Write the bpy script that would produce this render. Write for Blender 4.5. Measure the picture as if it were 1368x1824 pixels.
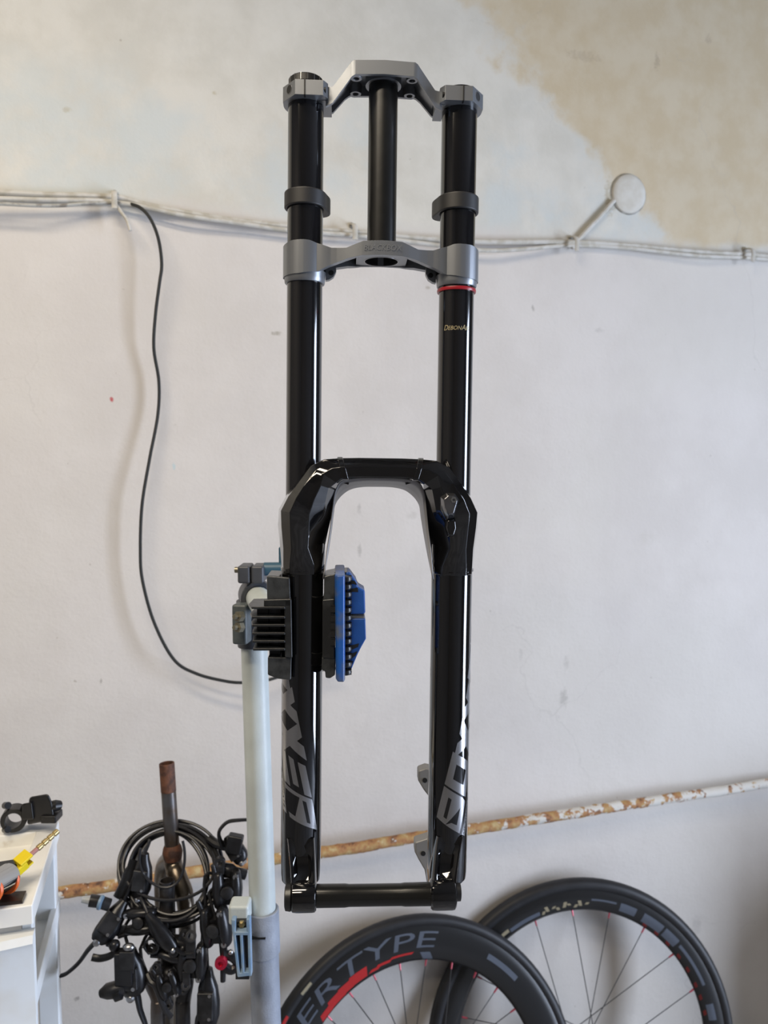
import bpy, bmesh, math, random
from math import sin, cos, pi, radians, asin, atan2, sqrt
from mathutils import Vector, Matrix, noise

random.seed(4)
for o in list(bpy.data.objects):
    bpy.data.objects.remove(o)
scene = bpy.context.scene
COL = scene.collection
V = Vector

# ------------------------------------------------------------------ camera
CAM = V((0, 0, 1.60)); PITCH = radians(-4.0); FPX = 1370.0
cam_data = bpy.data.cameras.new('camera')
cam_data.sensor_fit = 'VERTICAL'; cam_data.sensor_height = 36.0; cam_data.sensor_width = 27.0
cam_data.lens = 36.0 * FPX / 1824.0
cam_data.clip_start = 0.02
cam_data.dof.use_dof = True; cam_data.dof.focus_distance = 0.765; cam_data.dof.aperture_fstop = 8.0
cam = bpy.data.objects.new('camera', cam_data); COL.objects.link(cam)
cam.location = CAM; cam.rotation_euler = (pi / 2 + PITCH, 0, 0)
scene.camera = cam
scene.view_settings.view_transform = 'Standard'; scene.view_settings.look = 'None'
scene.view_settings.gamma = 1.0; scene.view_settings.use_curve_mapping = False
scene.view_settings.exposure = -0.05

# ------------------------------------------------------------------ room frame
Y0 = 1.56; YAW = radians(16.6)
EX = V((cos(YAW), sin(YAW), 0)); NX = V((sin(YAW), -cos(YAW), 0))
def room(s, n, z): return V((0, Y0, 0)) + EX * s + NX * n + V((0, 0, z))

# ------------------------------------------------------------------ world and lights
world = bpy.data.worlds.new('world'); scene.world = world; world.use_nodes = True
world.node_tree.nodes['Background'].inputs[0].default_value = (0.75, 0.85, 1.0, 1)
world.node_tree.nodes['Background'].inputs[1].default_value = 0.6

def area(name, loc, direction, sx, sy, power, color):
    d = bpy.data.lights.new(name, 'AREA'); d.shape = 'RECTANGLE'; d.size = sx; d.size_y = sy
    d.energy = power; d.color = color
    o = bpy.data.objects.new(name, d); COL.objects.link(o)
    o.location = loc; o.rotation_euler = V(direction).to_track_quat('-Z', 'Y').to_euler()
    return o
# daylight entering through the open doorway at the side
area('doorway_daylight', room(2.70, 2.05, 1.20), -EX, 1.1, 2.28, 182, (0.70, 0.80, 1.0))
# warm strip lamp under the ceiling, and a second one added as fill
for _s, _n, _p in ((-0.95, 1.15, 22.5), (-1.25, 1.72, 25.5)):
    area('ceiling_lamp_light', room(_s, _n, 2.90), (0, 0, -1), 1.15, 0.22, _p, (1.0, 0.87, 0.69))

# ------------------------------------------------------------------ pixel to place helpers
def ray(px, py):
    x = (px - 684.0) / FPX; y = (912.0 - py) / FPX
    return V((x, cos(PITCH) - sin(PITCH) * y, sin(PITCH) + cos(PITCH) * y))
def P(px, py, d): return CAM + ray(px, py) * d
def on_plane(px, py, point, normal):
    r = ray(px, py); t = (point - CAM).dot(normal) / r.dot(normal)
    return CAM + r * t
def W(px, py, off=0.0):            # a point standing off the plaster wall by off metres
    return on_plane(px, py, room(0, off, 0), NX)
def mm(d, n=1.0): return n * d / FPX      # n pixels at depth d, in metres

# ------------------------------------------------------------------ mesh builder
class MB:
    def __init__(self, xf=None):
        self.v = []; self.f = []; self.xf = xf
    def add(self, verts, faces):
        b = len(self.v)
        self.v += [(self.xf @ V(p)) if self.xf is not None else V(p) for p in verts]
        self.f += [tuple(i + b for i in f) for f in faces]
        return self
    def box(self, c, s, rot=None):
        c = V(c); pts = []
        for x in (-.5, .5):
            for y in (-.5, .5):
                for z in (-.5, .5):
                    p = V((x * s[0], y * s[1], z * s[2]))
                    if rot is not None: p = rot @ p
                    pts.append(c + p)
        return self.add(pts, [(0, 1, 3, 2), (4, 6, 7, 5), (0, 4, 5, 1), (2, 3, 7, 6), (0, 2, 6, 4), (1, 5, 7, 3)])
    def loft(self, rings, cap=True, closed=True, loop=False):
        n = len(rings[0]); pts = [p for r in rings for p in r]; fs = []
        m = len(rings)
        for i in range(m if loop else m - 1):
            a = i * n; b = ((i + 1) % m) * n
            for j in range(n if closed else n - 1):
                k = (j + 1) % n
                fs.append((a + j, a + k, b + k, b + j))
        if cap and not loop:
            fs.append(tuple(range(n))[::-1]); fs.append(tuple((m - 1) * n + j for j in range(n)))
        return self.add(pts, fs)
    def prism(self, poly, h0, h1, ax='y'):
        def mk(a, b, h):
            return {'y': (a, h, b), 'z': (a, b, h), 'x': (h, a, b)}[ax]
        return self.loft([[mk(a, b, h0) for a, b in poly], [mk(a, b, h1) for a, b in poly]])
    def lathe(self, prof, c=(0, 0, 0), axis=(0, 0, 1), seg=40, cap=True, loop=False):
        axis = V(axis).normalized(); q = axis.to_track_quat('Z', 'Y'); c = V(c); rings = []
        for r, h in prof:
            rings.append([c + q @ V((r * cos(2 * pi * j / seg), r * sin(2 * pi * j / seg), h)) for j in range(seg)])
        return self.loft(rings, cap=cap, loop=loop)
    def cyl(self, a, b, r, r2=None, seg=24):
        a = V(a); b = V(b)
        return self.lathe([(r, 0), (r if r2 is None else r2, (b - a).length)], a, b - a, seg)
    def pipe(self, a, b, ro, ri, seg=32):
        a = V(a); b = V(b); h = (b - a).length
        return self.lathe([(ro, 0), (ro, h), (ri, h), (ri, 0)], a, b - a, seg, loop=True)
    def tube(self, path, r, seg=10, cap=True, flat=1.0, up=None):
        path = [V(p) for p in path]; n = len(path); rings = []; prev = None
        for i, p in enumerate(path):
            t = (path[min(i + 1, n - 1)] - path[max(i - 1, 0)]).normalized()
            if prev is None:
                ref = V(up) if up is not None else (V((0, 0, 1)) if abs(t.z) < .9 else V((1, 0, 0)))
                u = (ref - t * ref.dot(t)).normalized()
            else:
                u = prev - t * prev.dot(t)
                u = u.normalized() if u.length > 1e-9 else t.orthogonal().normalized()
            prev = u; w = t.cross(u)
            rr = r[i] if isinstance(r, (list, tuple)) else r
            rings.append([p + u * (rr * cos(2 * pi * j / seg)) + w * (rr * flat * sin(2 * pi * j / seg)) for j in range(seg)])
        return self.loft(rings, cap=cap)
    def ball(self, c, r, seg=16, sc=(1, 1, 1)):
        c = V(c); m = seg // 2; rings = []
        for i in range(1, m):
            a = pi * i / m
            rings.append([c + V((r * sc[0] * sin(a) * cos(2 * pi * j / seg), r * sc[1] * sin(a) * sin(2 * pi * j / seg), r * sc[2] * cos(a))) for j in range(seg)])
        return self.loft(rings)
    def build(self, name, mat, parent=None, root=None, bevel=0.0, seg=2, sharp=35, solid=0.0):
        root = root or parent
        while root is not None and root.parent is not None: root = root.parent
        inv = root.matrix_world.inverted() if root is not None else None
        vs = [tuple(inv @ p) if inv is not None else tuple(p) for p in self.v]
        me = bpy.data.meshes.new(name); me.from_pydata(vs, [], self.f)
        bm = bmesh.new(); bm.from_mesh(me); bmesh.ops.recalc_face_normals(bm, faces=bm.faces); bm.to_mesh(me); bm.free()
        me.shade_smooth(); me.set_sharp_from_angle(angle=radians(sharp))
        me.materials.append(mat)
        o = bpy.data.objects.new(name, me); COL.objects.link(o)
        if parent is not None: o.parent = parent
        if solid:
            m = o.modifiers.new('thickness', 'SOLIDIFY'); m.thickness = solid; m.offset = 0
        if bevel:
            m = o.modifiers.new('bevel', 'BEVEL'); m.width = bevel; m.segments = seg
            m.limit_method = 'ANGLE'; m.angle_limit = radians(34); m.harden_normals = True
        return o

def tag(o, label=None, cat=None, group=None, kind=None):
    if label: o['label'] = label
    if cat: o['category'] = cat
    if group: o['group'] = group
    if kind: o['kind'] = kind
    return o
def thing(name, label, cat, loc, group=None, mat3=None):
    o = bpy.data.objects.new(name, None); COL.objects.link(o); o.empty_display_size = .05
    m = Matrix.Translation(V(loc))
    if mat3 is not None: m = m @ mat3.to_4x4()
    o.matrix_world = m
    bpy.context.view_layer.update()
    return tag(o, label, cat, group)
def spline(pts, n=12):
    pts = [V(p) for p in pts]; out = []
    for i in range(len(pts) - 1):
        p0 = pts[max(i - 1, 0)]; p1 = pts[i]; p2 = pts[i + 1]; p3 = pts[min(i + 2, len(pts) - 1)]
        for k in range(n):
            t = k / n
            out.append(.5 * ((2 * p1) + (p2 - p0) * t + (2 * p0 - 5 * p1 + 4 * p2 - p3) * t * t + (3 * p1 - p0 - 3 * p2 + p3) * t ** 3))
    return out + [pts[-1]]
def interp(x, tab):
    if x <= tab[0][0]: return tab[0][1]
    for (a, b), (c, d) in zip(tab, tab[1:]):
        if x <= c: return b + (d - b) * (x - a) / (c - a)
    return tab[-1][1]
def text_shape(s, size=1.0, spacing=1.0):
    cu = bpy.data.curves.new('lettering', 'FONT'); cu.body = s; cu.size = size; cu.space_character = spacing
    cu.resolution_u = 3
    ob = bpy.data.objects.new('lettering', cu); COL.objects.link(ob); bpy.context.view_layer.update()
    me = ob.evaluated_get(bpy.context.evaluated_depsgraph_get()).to_mesh()
    vs = [tuple(v.co) for v in me.vertices]; fs = [tuple(p.vertices) for p in me.polygons]
    bpy.data.objects.remove(ob); bpy.data.curves.remove(cu)
    x0 = min(v[0] for v in vs); x1 = max(v[0] for v in vs)
    return [(v[0] - x0, v[1]) for v in vs], fs, x1 - x0

# ------------------------------------------------------------------ materials
def mat(name, color, rough=.5, metal=0.0, coat=0.0, spec=.5, vary=0.0, scale=60.0, color2=None, bump=0.0, bscale=200.0, lo=.4, hi=.62, rvary=0.0):
    m = bpy.data.materials.new(name); m.use_nodes = True; nt = m.node_tree; b = nt.nodes['Principled BSDF']
    b.inputs['Base Color'].default_value = (*color, 1); b.inputs['Roughness'].default_value = rough
    b.inputs['Metallic'].default_value = metal; b.inputs['Specular IOR Level'].default_value = spec
    b.inputs['Coat Weight'].default_value = coat; b.inputs['Coat Roughness'].default_value = .05
    tc = nt.nodes.new('ShaderNodeTexCoord')
    if vary or color2:
        n = nt.nodes.new('ShaderNodeTexNoise'); n.inputs['Scale'].default_value = scale; n.inputs['Detail'].default_value = 6
        nt.links.new(tc.outputs['Object'], n.inputs['Vector'])
        r = nt.nodes.new('ShaderNodeValToRGB'); c2 = color2 or tuple(c * (1 - vary) for c in color)
        r.color_ramp.elements[0].position = lo; r.color_ramp.elements[1].position = hi
        r.color_ramp.elements[0].color = (*c2, 1); r.color_ramp.elements[1].color = (*color, 1)
        nt.links.new(n.outputs['Fac'], r.inputs[0]); nt.links.new(r.outputs[0], b.inputs['Base Color'])
        if rvary:
            mr = nt.nodes.new('ShaderNodeMapRange'); mr.inputs[1].default_value = lo; mr.inputs[2].default_value = hi
            mr.inputs[3].default_value = rough + rvary; mr.inputs[4].default_value = rough
            nt.links.new(n.outputs['Fac'], mr.inputs[0]); nt.links.new(mr.outputs[0], b.inputs['Roughness'])
    if bump:
        n2 = nt.nodes.new('ShaderNodeTexNoise'); n2.inputs['Scale'].default_value = bscale; n2.inputs['Detail'].default_value = 4
        nt.links.new(tc.outputs['Object'], n2.inputs['Vector'])
        bp = nt.nodes.new('ShaderNodeBump'); bp.inputs['Strength'].default_value = bump; bp.inputs['Distance'].default_value = .002
        nt.links.new(n2.outputs['Fac'], bp.inputs['Height']); nt.links.new(bp.outputs[0], b.inputs['Normal'])
    return m
M_gloss = mat('gloss_black_paint', (.0035, .0035, .004), .07, 0, .6, .5)
M_stan = mat('black_anodised', (.006, .006, .007), .10, 0, .3, .6)
M_steer = mat('satin_black_tube', (.009, .009, .0085), .30, 0, 0, .5, vary=.35, scale=35, bump=.03, bscale=90)
M_crown = mat('satin_grey_alloy', (.22, .232, .25), .36, .70, bump=.04, bscale=1800)
M_crown_in = mat('machined_alloy', (.27, .27, .28), .30, .9)
M_rubber = mat('black_rubber', (.013, .013, .014), .5)
M_black = mat('black_plastic', (.012, .012, .013), .35)
M_hole = mat('bore_shade_black', (.004, .004, .004), .6)  # black fill painted in for the shade inside bores and slots
M_red = mat('red_rubber', (.30, .010, .018), .35)
M_foil = mat('silver_foil_print', (.40, .40, .41), .24, .9)
M_gold = mat('gold_print', (.45, .38, .22), .4, .3)
M_guard = mat('grey_plastic_guard', (.27, .265, .27), .42)
M_steel = mat('steel', (.45, .45, .44), .28, 1.0)
M_knob = mat('knurled_black', (.005, .005, .005), .45, bump=.12, bscale=1500)

# wall-mounted paints
M_cable = mat('painted_cable', (.58, .56, .51), .6, color2=(.46, .43, .36), scale=45, lo=.38, hi=.55)
M_cabled = mat('dirty_painted_cable', (.43, .42, .38), .6, color2=(.20, .18, .15), scale=60, lo=.38, hi=.55)
M_plaster = mat('painted_cover', (.63, .61, .55), .7, color2=(.57, .54, .47), scale=40, bump=.3, bscale=120)
M_bcable = mat('black_cable', (.02, .021, .02), .45)

def wall_material():
    m = bpy.data.materials.new('old_painted_plaster'); m.use_nodes = True; nt = m.node_tree; N = nt.nodes; L = nt.links
    b = N['Principled BSDF']; b.inputs['Roughness'].default_value = .62; b.inputs['Specular IOR Level'].default_value = .25
    tc = N.new('ShaderNodeTexCoord'); sep = N.new('ShaderNodeSeparateXYZ'); L.new(tc.outputs['Object'], sep.inputs[0])
    def noise_(scale, detail=5, rough=.55, off=(0, 0, 0), dist=0.0, stretch=(1, 1, 1)):
        mp = N.new('ShaderNodeMapping'); mp.inputs['Location'].default_value = off; mp.inputs['Scale'].default_value = stretch
        L.new(tc.outputs['Object'], mp.inputs[0])
        n = N.new('ShaderNodeTexNoise'); n.inputs['Scale'].default_value = scale; n.inputs['Detail'].default_value = detail
        n.inputs['Roughness'].default_value = rough; n.inputs['Distortion'].default_value = dist
        L.new(mp.outputs[0], n.inputs['Vector']); return n.outputs['Fac']
    def math_(op, a, b_=None, c=None):
        n = N.new('ShaderNodeMath'); n.operation = op
        for i, x in enumerate((a, b_, c)):
            if x is None: continue
            if isinstance(x, (int, float)): n.inputs[i].default_value = x
            else: L.new(x, n.inputs[i])
        return n.outputs[0]
    def ramp(x, lo, hi, smooth=True):
        n = N.new('ShaderNodeMapRange'); n.interpolation_type = 'SMOOTHSTEP' if smooth else 'LINEAR'
        n.inputs[1].default_value = lo; n.inputs[2].default_value = hi; L.new(x, n.inputs[0]); return n.outputs[0]
    def mix(fac, a, b_):
        n = N.new('ShaderNodeMix'); n.data_type = 'RGBA'
        if isinstance(fac, (int, float)): n.inputs[0].default_value = fac
        else: L.new(fac, n.inputs[0])
        for i, x in ((6, a), (7, b_)):
            if isinstance(x, tuple): n.inputs[i].default_value = (*x, 1)
            else: L.new(x, n.inputs[i])
        return n.outputs[2]
    S = sep.outputs[0]; Z = sep.outputs[2]
    n1 = noise_(3.0, 8, .6); n2 = noise_(7.0, 8, .62, (3, 1, 7)); n3 = noise_(1.6, 6, .6, (9, 2, 4))
    nb = noise_(14.0, 6, .6, (1, 5, 2)); nf = noise_(95.0, 5, .7, (5, 1, 3), .5)
    # lower coat: pale, faintly pink; upper coat: cream
    zz = math_('ADD', Z, math_('MULTIPLY', math_('SUBTRACT', n2, .5), .10))
    zedge = math_('ADD', math_('MULTIPLY', S, .012), 2.055)
    upper = ramp(math_('SUBTRACT', zz, zedge), -.025, .03)
    low = mix(ramp(n1, .38, .64), (.60, .563, .522), (.655, .618, .577))
    low = mix(math_('MULTIPLY', ramp(n3, .45, .62), .5), low, (.63, .60, .545))
    up = mix(ramp(n2, .36, .62), (.60, .575, .505), (.67, .645, .575))
    # pale blue distemper showing through near the cable run
    band = math_('MULTIPLY', ramp(zz, 1.98, 2.08), math_('SUBTRACT', 1.0, ramp(zz, 2.20, 2.38)))
    blue = math_('MULTIPLY', math_('MULTIPLY', ramp(n1, .46, .60), band), .75)
    up = mix(blue, up, (.56, .60, .59))
    # bare tan plaster, upper right
    e1 = math_('ADD', math_('SUBTRACT', S, math_('MULTIPLY', math_('SUBTRACT', Z, 2.07), -1.1)), math_('MULTIPLY', math_('SUBTRACT', n2, .5), .55))
    tanm = math_('MULTIPLY', ramp(e1, .62, .72), ramp(zz, 2.06, 2.10))
    tan = mix(ramp(nb, .35, .65), (.55, .445, .285), (.60, .51, .36))
    up = mix(math_('MULTIPLY', tanm, .9), up, tan)
    colr = mix(upper, low, up)
    # thin scratches and cracks
    vor = N.new('ShaderNodeTexVoronoi'); vor.feature = 'DISTANCE_TO_EDGE'; vor.inputs['Scale'].default_value = 1.7
    mp = N.new('ShaderNodeMapping'); L.new(tc.outputs['Object'], mp.inputs[0])
    dn = N.new('ShaderNodeTexNoise'); dn.inputs['Scale'].default_value = 6; dn.inputs['Detail'].default_value = 6; L.new(tc.outputs['Object'], dn.inputs['Vector'])
    vm = N.new('ShaderNodeVectorMath'); vm.operation = 'MULTIPLY_ADD'; L.new(dn.outputs['Color'], vm.inputs[0]); vm.inputs[1].default_value = (.25, .25, .25); L.new(mp.outputs[0], vm.inputs[2])
    L.new(vm.outputs[0], vor.inputs['Vector'])
    crack = math_('MULTIPLY', math_('SUBTRACT', 1.0, ramp(vor.outputs['Distance'], .0005, .004)), ramp(n3, .50, .60))
    colr = mix(math_('MULTIPLY', crack, .22), colr, (.40, .37, .34))
    specks = noise_(60, 2, .5, (4, 4, 4))
    colr = mix(math_('MULTIPLY', ramp(specks, .74, .78), .5), colr, (.33, .29, .24))
    smear = noise_(5.0, 7, .7, (2, 8, 1), .6, (1, 1, .35))
    colr = mix(math_('MULTIPLY', ramp(smear, .60, .75), .22), colr, (.48, .45, .42))
    # individual marks on the plaster: (position, size along, size up, strength, colour)
    def mark(p, sx, sz, k, col):
        s0 = (p - V((0, Y0, 0))).dot(EX); z0 = p.z
        dx = math_('DIVIDE', math_('SUBTRACT', S, s0), sx); dz = math_('DIVIDE', math_('SUBTRACT', Z, z0), sz)
        d = math_('ADD', math_('MULTIPLY', dx, dx), math_('MULTIPLY', dz, dz))
        d = math_('ADD', d, math_('MULTIPLY', math_('SUBTRACT', nf, .5), 4.5))
        nonlocal colr
        colr = mix(math_('MULTIPLY', math_('SUBTRACT', 1.0, ramp(d, -.2, 1.2)), k), colr, col)
    for px, py, sx, sz, k, c in ((1004, 1243, .012, .024, .45, (.30, .28, .25)), (1009, 1180, .008, .018, .3, (.35, .33, .3)), (640, 906, .005, .012, .5, (.35, .33, .3)),
                                 (640, 980, .005, .014, .5, (.33, .31, .28)), (735, 918, .014, .010, .28, (.4, .37, .33)), (199, 712, .004, .005, .9, (.45, .06, .07)),
                                 (950, 549, .004, .008, .6, (.25, .23, .2)), (1068, 588, .012, .006, .3, (.35, .33, .3)), (180, 1214, .003, .006, .6, (.25, .23, .2)),
                                 (492, 594, .012, .005, .6, (.25, .22, .16)), (762, 512, .006, .004, .55, (.3, .25, .18)), (928, 1165, .006, .014, .25, (.35, .33, .3)),
                                 (1240, 1650, .016, .03, .25, (.3, .28, .27)), (310, 830, .003, .008, .45, (.35, .55, .62)), (1150, 960, .03, .02, .16, (.45, .42, .36)),
                                 (1040, 100, .05, .012, .28, (.34, .26, .18)), (1170, 110, .008, .022, .4, (.3, .23, .16)), (1262, 70, .012, .012, .35, (.3, .22, .15)),
                                 (120, 195, .008, .006, .5, (.42, .37, .25)), (382, 166, .005, .004, .6, (.42, .36, .2)), (137, 1779, .006, .005, .6, (.2, .18, .16))):
        mark(W(px, py), sx, sz, k, c)
    # brown patch on the plaster at the left of the junction cover
    mark(W(1088, 352), .016, .045, .6, (.42, .35, .22))
    L.new(colr, b.inputs['Base Color'])
    bp = N.new('ShaderNodeBump'); bp.inputs['Strength'].default_value = .35; bp.inputs['Distance'].default_value = .004
    h = math_('ADD', math_('MULTIPLY', noise_(22, 6, .6, (7, 7, 7)), 1.0), math_('MULTIPLY', noise_(160, 3, .5), .18))
    h = math_('ADD', h, math_('MULTIPLY', upper, .3)); h = math_('SUBTRACT', h, math_('MULTIPLY', tanm, .35))
    L.new(h, bp.inputs['Height']); L.new(bp.outputs[0], b.inputs['Normal'])
    return m
M_wall = wall_material()
M_wall2 = mat('room_paint', (.15, .14, .13), .8, vary=.15, scale=3)
M_floor = mat('grey_concrete', (.36, .36, .37), .6, vary=.4, scale=6, bump=.2, bscale=60)
M_frame = mat('window_frame_paint', (.6, .6, .58), .45)

# ------------------------------------------------------------------ room shell
RS0, RS1, RN1, RH = -2.2, 2.6, 3.8, 2.98
ROOMM = Matrix((EX, NX, V((0, 0, 1)))).transposed()
def rbox(name, s0, s1, n0, n1, z0, z1, m, kind='structure'):
    b = MB()
    b.box(((s0 + s1) / 2, -(n0 + n1) / 2, (z0 + z1) / 2), (s1 - s0, n1 - n0, z1 - z0))
    me_o = b.build(name, m)
    me_o.matrix_world = Matrix.Translation(V((0, Y0, 0))) @ Matrix.Rotation(YAW, 4, 'Z')
    if kind: me_o['kind'] = kind
    return me_o
rbox('wall_back', RS0, RS1, -.12, 0, 0, RH, M_wall)
rbox('floor', RS0 - .12, RS1 + .12, -.12, RN1 + .12, -.12, 0, M_floor)
rbox('ceiling', RS0 - .12, RS1 + .12, -.12, RN1 + .12, RH, RH + .12, M_wall2)
rbox('wall_left', RS0 - .12, RS0, -.12, RN1 + .12, 0, RH, M_wall2)
def holed(name, axis, s, n0, n1, z0, z1, a0, a1):      # a wall with one window opening
    b = MB()
    def bx(p0, p1, q0, q1):
        if axis == 's': b.box((s + .06, -(p0 + p1) / 2, (q0 + q1) / 2), (.12, p1 - p0, q1 - q0))
        else: b.box(((p0 + p1) / 2, -(s + .06), (q0 + q1) / 2), (p1 - p0, .12, q1 - q0))
    bx(a0, n0, 0, RH); bx(n1, a1, 0, RH); bx(n0, n1, 0, z0); bx(n0, n1, z1, RH)
    o = b.build(name, M_wall2); o.matrix_world = Matrix.Translation(V((0, Y0, 0))) @ Matrix.Rotation(YAW, 4, 'Z'); o['kind'] = 'structure'
    return o
holed('wall_right', 's', RS1, 1.50, 2.60, .06, 2.36, -.12, RN1 + .12)
rbox('wall_front', RS0, RS1, RN1, RN1 + .12, 0, RH, M_wall2)
def window(name, axis, s, a0, a1, z0, z1):
    b = MB(); t = .05
    def bx(p0, p1, q0, q1):
        if axis == 's': b.box((s + .03, -(p0 + p1) / 2, (q0 + q1) / 2), (.05, p1 - p0, q1 - q0))
        else: b.box(((p0 + p1) / 2, -(s + .03), (q0 + q1) / 2), (p1 - p0, .05, q1 - q0))
    bx(a0, a1, z0, z0 + t); bx(a0, a1, z1 - t, z1); bx(a0, a0 + t, z0, z1); bx(a1 - t, a1, z0, z1)
    o = b.build(name, M_frame); o.matrix_world = Matrix.Translation(V((0, Y0, 0))) @ Matrix.Rotation(YAW, 4, 'Z'); o['kind'] = 'structure'
window('trim_1', 's', RS1, 1.50, 2.60, .06, 2.36)

# ==================================================================  THE SUSPENSION FORK
# fork frame: X across, Y away from the camera, Z up the tubes, in millimetres from the tubes' midpoint
_A = P(544.9, 205, .754); _B = P(818.2, 215, .762); _C = P(535, 1297, .785)
FX = (_B - _A).normalized(); _z = _A - _C; FZ = (_z - FX * _z.dot(FX)).normalized(); FY = FZ.cross(FX)
FO = (_A + _B) / 2
FM = Matrix.Translation(FO) @ Matrix((FX, FY, FZ)).transposed().to_4x4() @ Matrix.Scale(.001, 4)
FMI = FM.inverted()
def F(px, py, y=0.0):       # pixel -> (x, z) in mm on the fork plane standing y mm behind the tube axes
    p = on_plane(px, py, FO + FY * (y * .001), FY); q = FMI @ p
    return q.x, q.z
def FZh(py, y=0.0, px=684): return F(px, py, y)[1]
SX = 75.7
Z_AX = FZh(1596, -34, 668)
fork = thing('suspension_fork', 'black double crown mountain bike suspension fork held upright in the repair stand', 'bicycle fork',
             FM @ V((0, -34, Z_AX)), mat3=Matrix((FX, FY, FZ)).transposed())
def fmb(): return MB(FM)

# stanchions
zL_top = FZh(150, 0); z_leg = FZh(1000, 0)
for sgn in (-1, 1):
    b = fmb(); b.lathe([(16.6, FZh(160)), (17.5, FZh(161.5)), (17.5, z_leg - 20)], (sgn * SX, 0, 0), seg=64)
    st = b.build('stanchion', M_stan, fork, sharp=30)
    if sgn > 0:
        chunks = [('D', 1.3), ('EBON', 1.0), ('A', 1.3), ('IR', 1.0)]; x0 = 0.0; VS = []; FS = []
        for txt, sc_ in chunks:
            vs, fs, wd = text_shape(txt, sc_, 1.0); o_ = len(VS)
            VS += [(x + x0, y) for x, y in vs]; FS += [tuple(i + o_ for i in f) for f in fs]; x0 += wd + .10
        zc = FZh(587, -17.5, 808); k = 27.5 / x0; th0 = radians(-49)
        b = fmb()
        b.add([((sgn * SX) + 17.6 * sin(th0 + (x + .25 * y) * k / 17.5), -17.6 * cos(th0 + (x + .25 * y) * k / 17.5), zc + y * k * 1.1) for x, y in VS], FS)
        b.build('printed_lettering', M_gold, st)
# steerer
b = fmb(); b.lathe([(14.3, FZh(128)), (14.3, FZh(444)), ], (0, 0, 0), seg=56)
b.build('steerer_tube', M_steer, fork)

def channel(b, xs, zt, zb, yf, yr, twt, tt, lift=((0, 0), (1, 0))):      # inverted U loft along X
    rings = []
    for x in xs:
        a = abs(x); t, l, f, r = interp(a, zt), interp(a, zb), interp(a, yf), interp(a, yr)
        l2 = l + interp(a, lift); tw = min(interp(a, twt), (r - f) * .28); rings.append([(x, f, l), (x, f, t), (x, r, t), (x, r, l2), (x, r - tw, l2), (x, r - tw, t - tt), (x, f + tw, t - tt), (x, f + tw, l)])
    b.loft(rings)

# ---- upper crown
def aX(px, py, y): return abs(F(px, py, y)[0])
YFc = -24
pu = lambda px, py, y=YFc: (aX(px, py, y), F(px, py, y)[1])
zt = sorted([pu(580, 148.5), pu(593, 148), pu(626, 110), pu(631, 107.5), (0, F(684, 107.5, YFc)[1])])
zb = sorted([pu(580, 182), pu(592, 178), pu(626, 137), pu(634, 133), (0, F(684, 133, YFc)[1])])
yf = [(0, -25), (30, -25), (34, -23), (52, -17), (56, -16), (60, -16)]
yr = [(0, 21), (30, 21), (52, 19), (60, 19)]
b = fmb()
xs = sorted({s * v for v in [0, 10, 20] + [p[0] for p in zt] + [p[0] for p in zb] + [34, 38, 44, 52] for s in (-1, 1)})
channel(b, xs, zt, zb, yf, yr, ((0, 3.6), (1, 3.6)), 3.5, ((0, 0), (28, 0), (36, 6), (60, 7)))
zbl = zb[0][1]; ztl = zt[0][1]
for sgn in (-1, 1):
    cx = sgn * SX; ztc = FZh(142, -25, 552); zbc = FZh(169, -25, 552)
    arc = [(21.8 * cos(a), 21.8 * sin(a)) for a in [pi * i / 18 for i in range(19)]]
    poly = [(-9, -25.5), (17.5, -25.5), (21.8, -19)] + arc[:-1] + [(-21.8, 0), (-21.8, -8.5)]
    inner = []
    for (x, y) in poly:
        l = math.hypot(x, y); inner.append((x / l * 17.6, y / l * 17.6))
    m = -sgn
    P2 = [(cx + m * -x, y) if sgn > 0 else (cx + x, y) for x, y in poly]
    P2 = [(cx + (x if sgn < 0 else -x), y) for x, y in poly]; I2 = [(cx + (x if sgn < 0 else -x), y) for x, y in inner]
    b.loft([[(x, y, zbc) for x, y in P2], [(x, y, ztc) for x, y in P2], [(x, y, ztc) for x, y in I2], [(x, y, zbc) for x, y in I2]], loop=True)
    # lug joining arm and clamp
    b.box((cx - sgn * 20.5, 1.5, (ztc + zbc) / 2 - 1), (9, 35, ztc - zbc - 1))
# steerer boss and stem bolt bosses
b.pipe((0, 0, ztl - 2), (0, 0, zbl + .5), 17.6, 14.2, 40)
crown_u = b.build('upper_crown', M_crown, fork, bevel=.0011, seg=3)
for sx in (-1, 1):
    for sy in (-15.5, 14.5):
        b = fmb(); b.pipe((sx * 27, sy, ztl - 3), (sx * 27, sy, zbl - .8), 5.6, 2.9, 24)
        b.build('bolt_boss', M_crown, crown_u, bevel=.0005)
        b = fmb(); b.cyl((sx * 27, sy, ztl - 3), (sx * 27, sy, zbl + 1.6), 2.9); b.build('bolt_bore', M_hole, crown_u)
    # pinch bolt bore on the outer facet, slot in the front, small bore on the inner side
    cx = sx * SX; zc = FZh(157, -20, 524)
    n = V((sx * .80, -.6, 0)).normalized(); c = V((cx + sx * 15.2, -17.2, zc))
    b = fmb(); b.pipe(c + n * .25, c - n * 5, 4.6, 3.9, 28); b.build('bolt_recess', M_crown_in, crown_u)
    b = fmb(); b.cyl(c - n * 3.0, c + n * .15, 3.9); b.build('pinch_bolt', M_hole, crown_u)
    b = fmb(); b.box((cx, -23, (ztc + zbc) / 2), (1.3, 6.4, ztc - zbc + .4)); b.build('clamp_slot', M_hole, crown_u)
    b = fmb(); b.cyl((cx - sx * 17, -22.3, zc - 2), (cx - sx * 19.9, -22.4, zc - 2), 2.6); b.build('bolt_bore', M_hole, crown_u)
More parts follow.
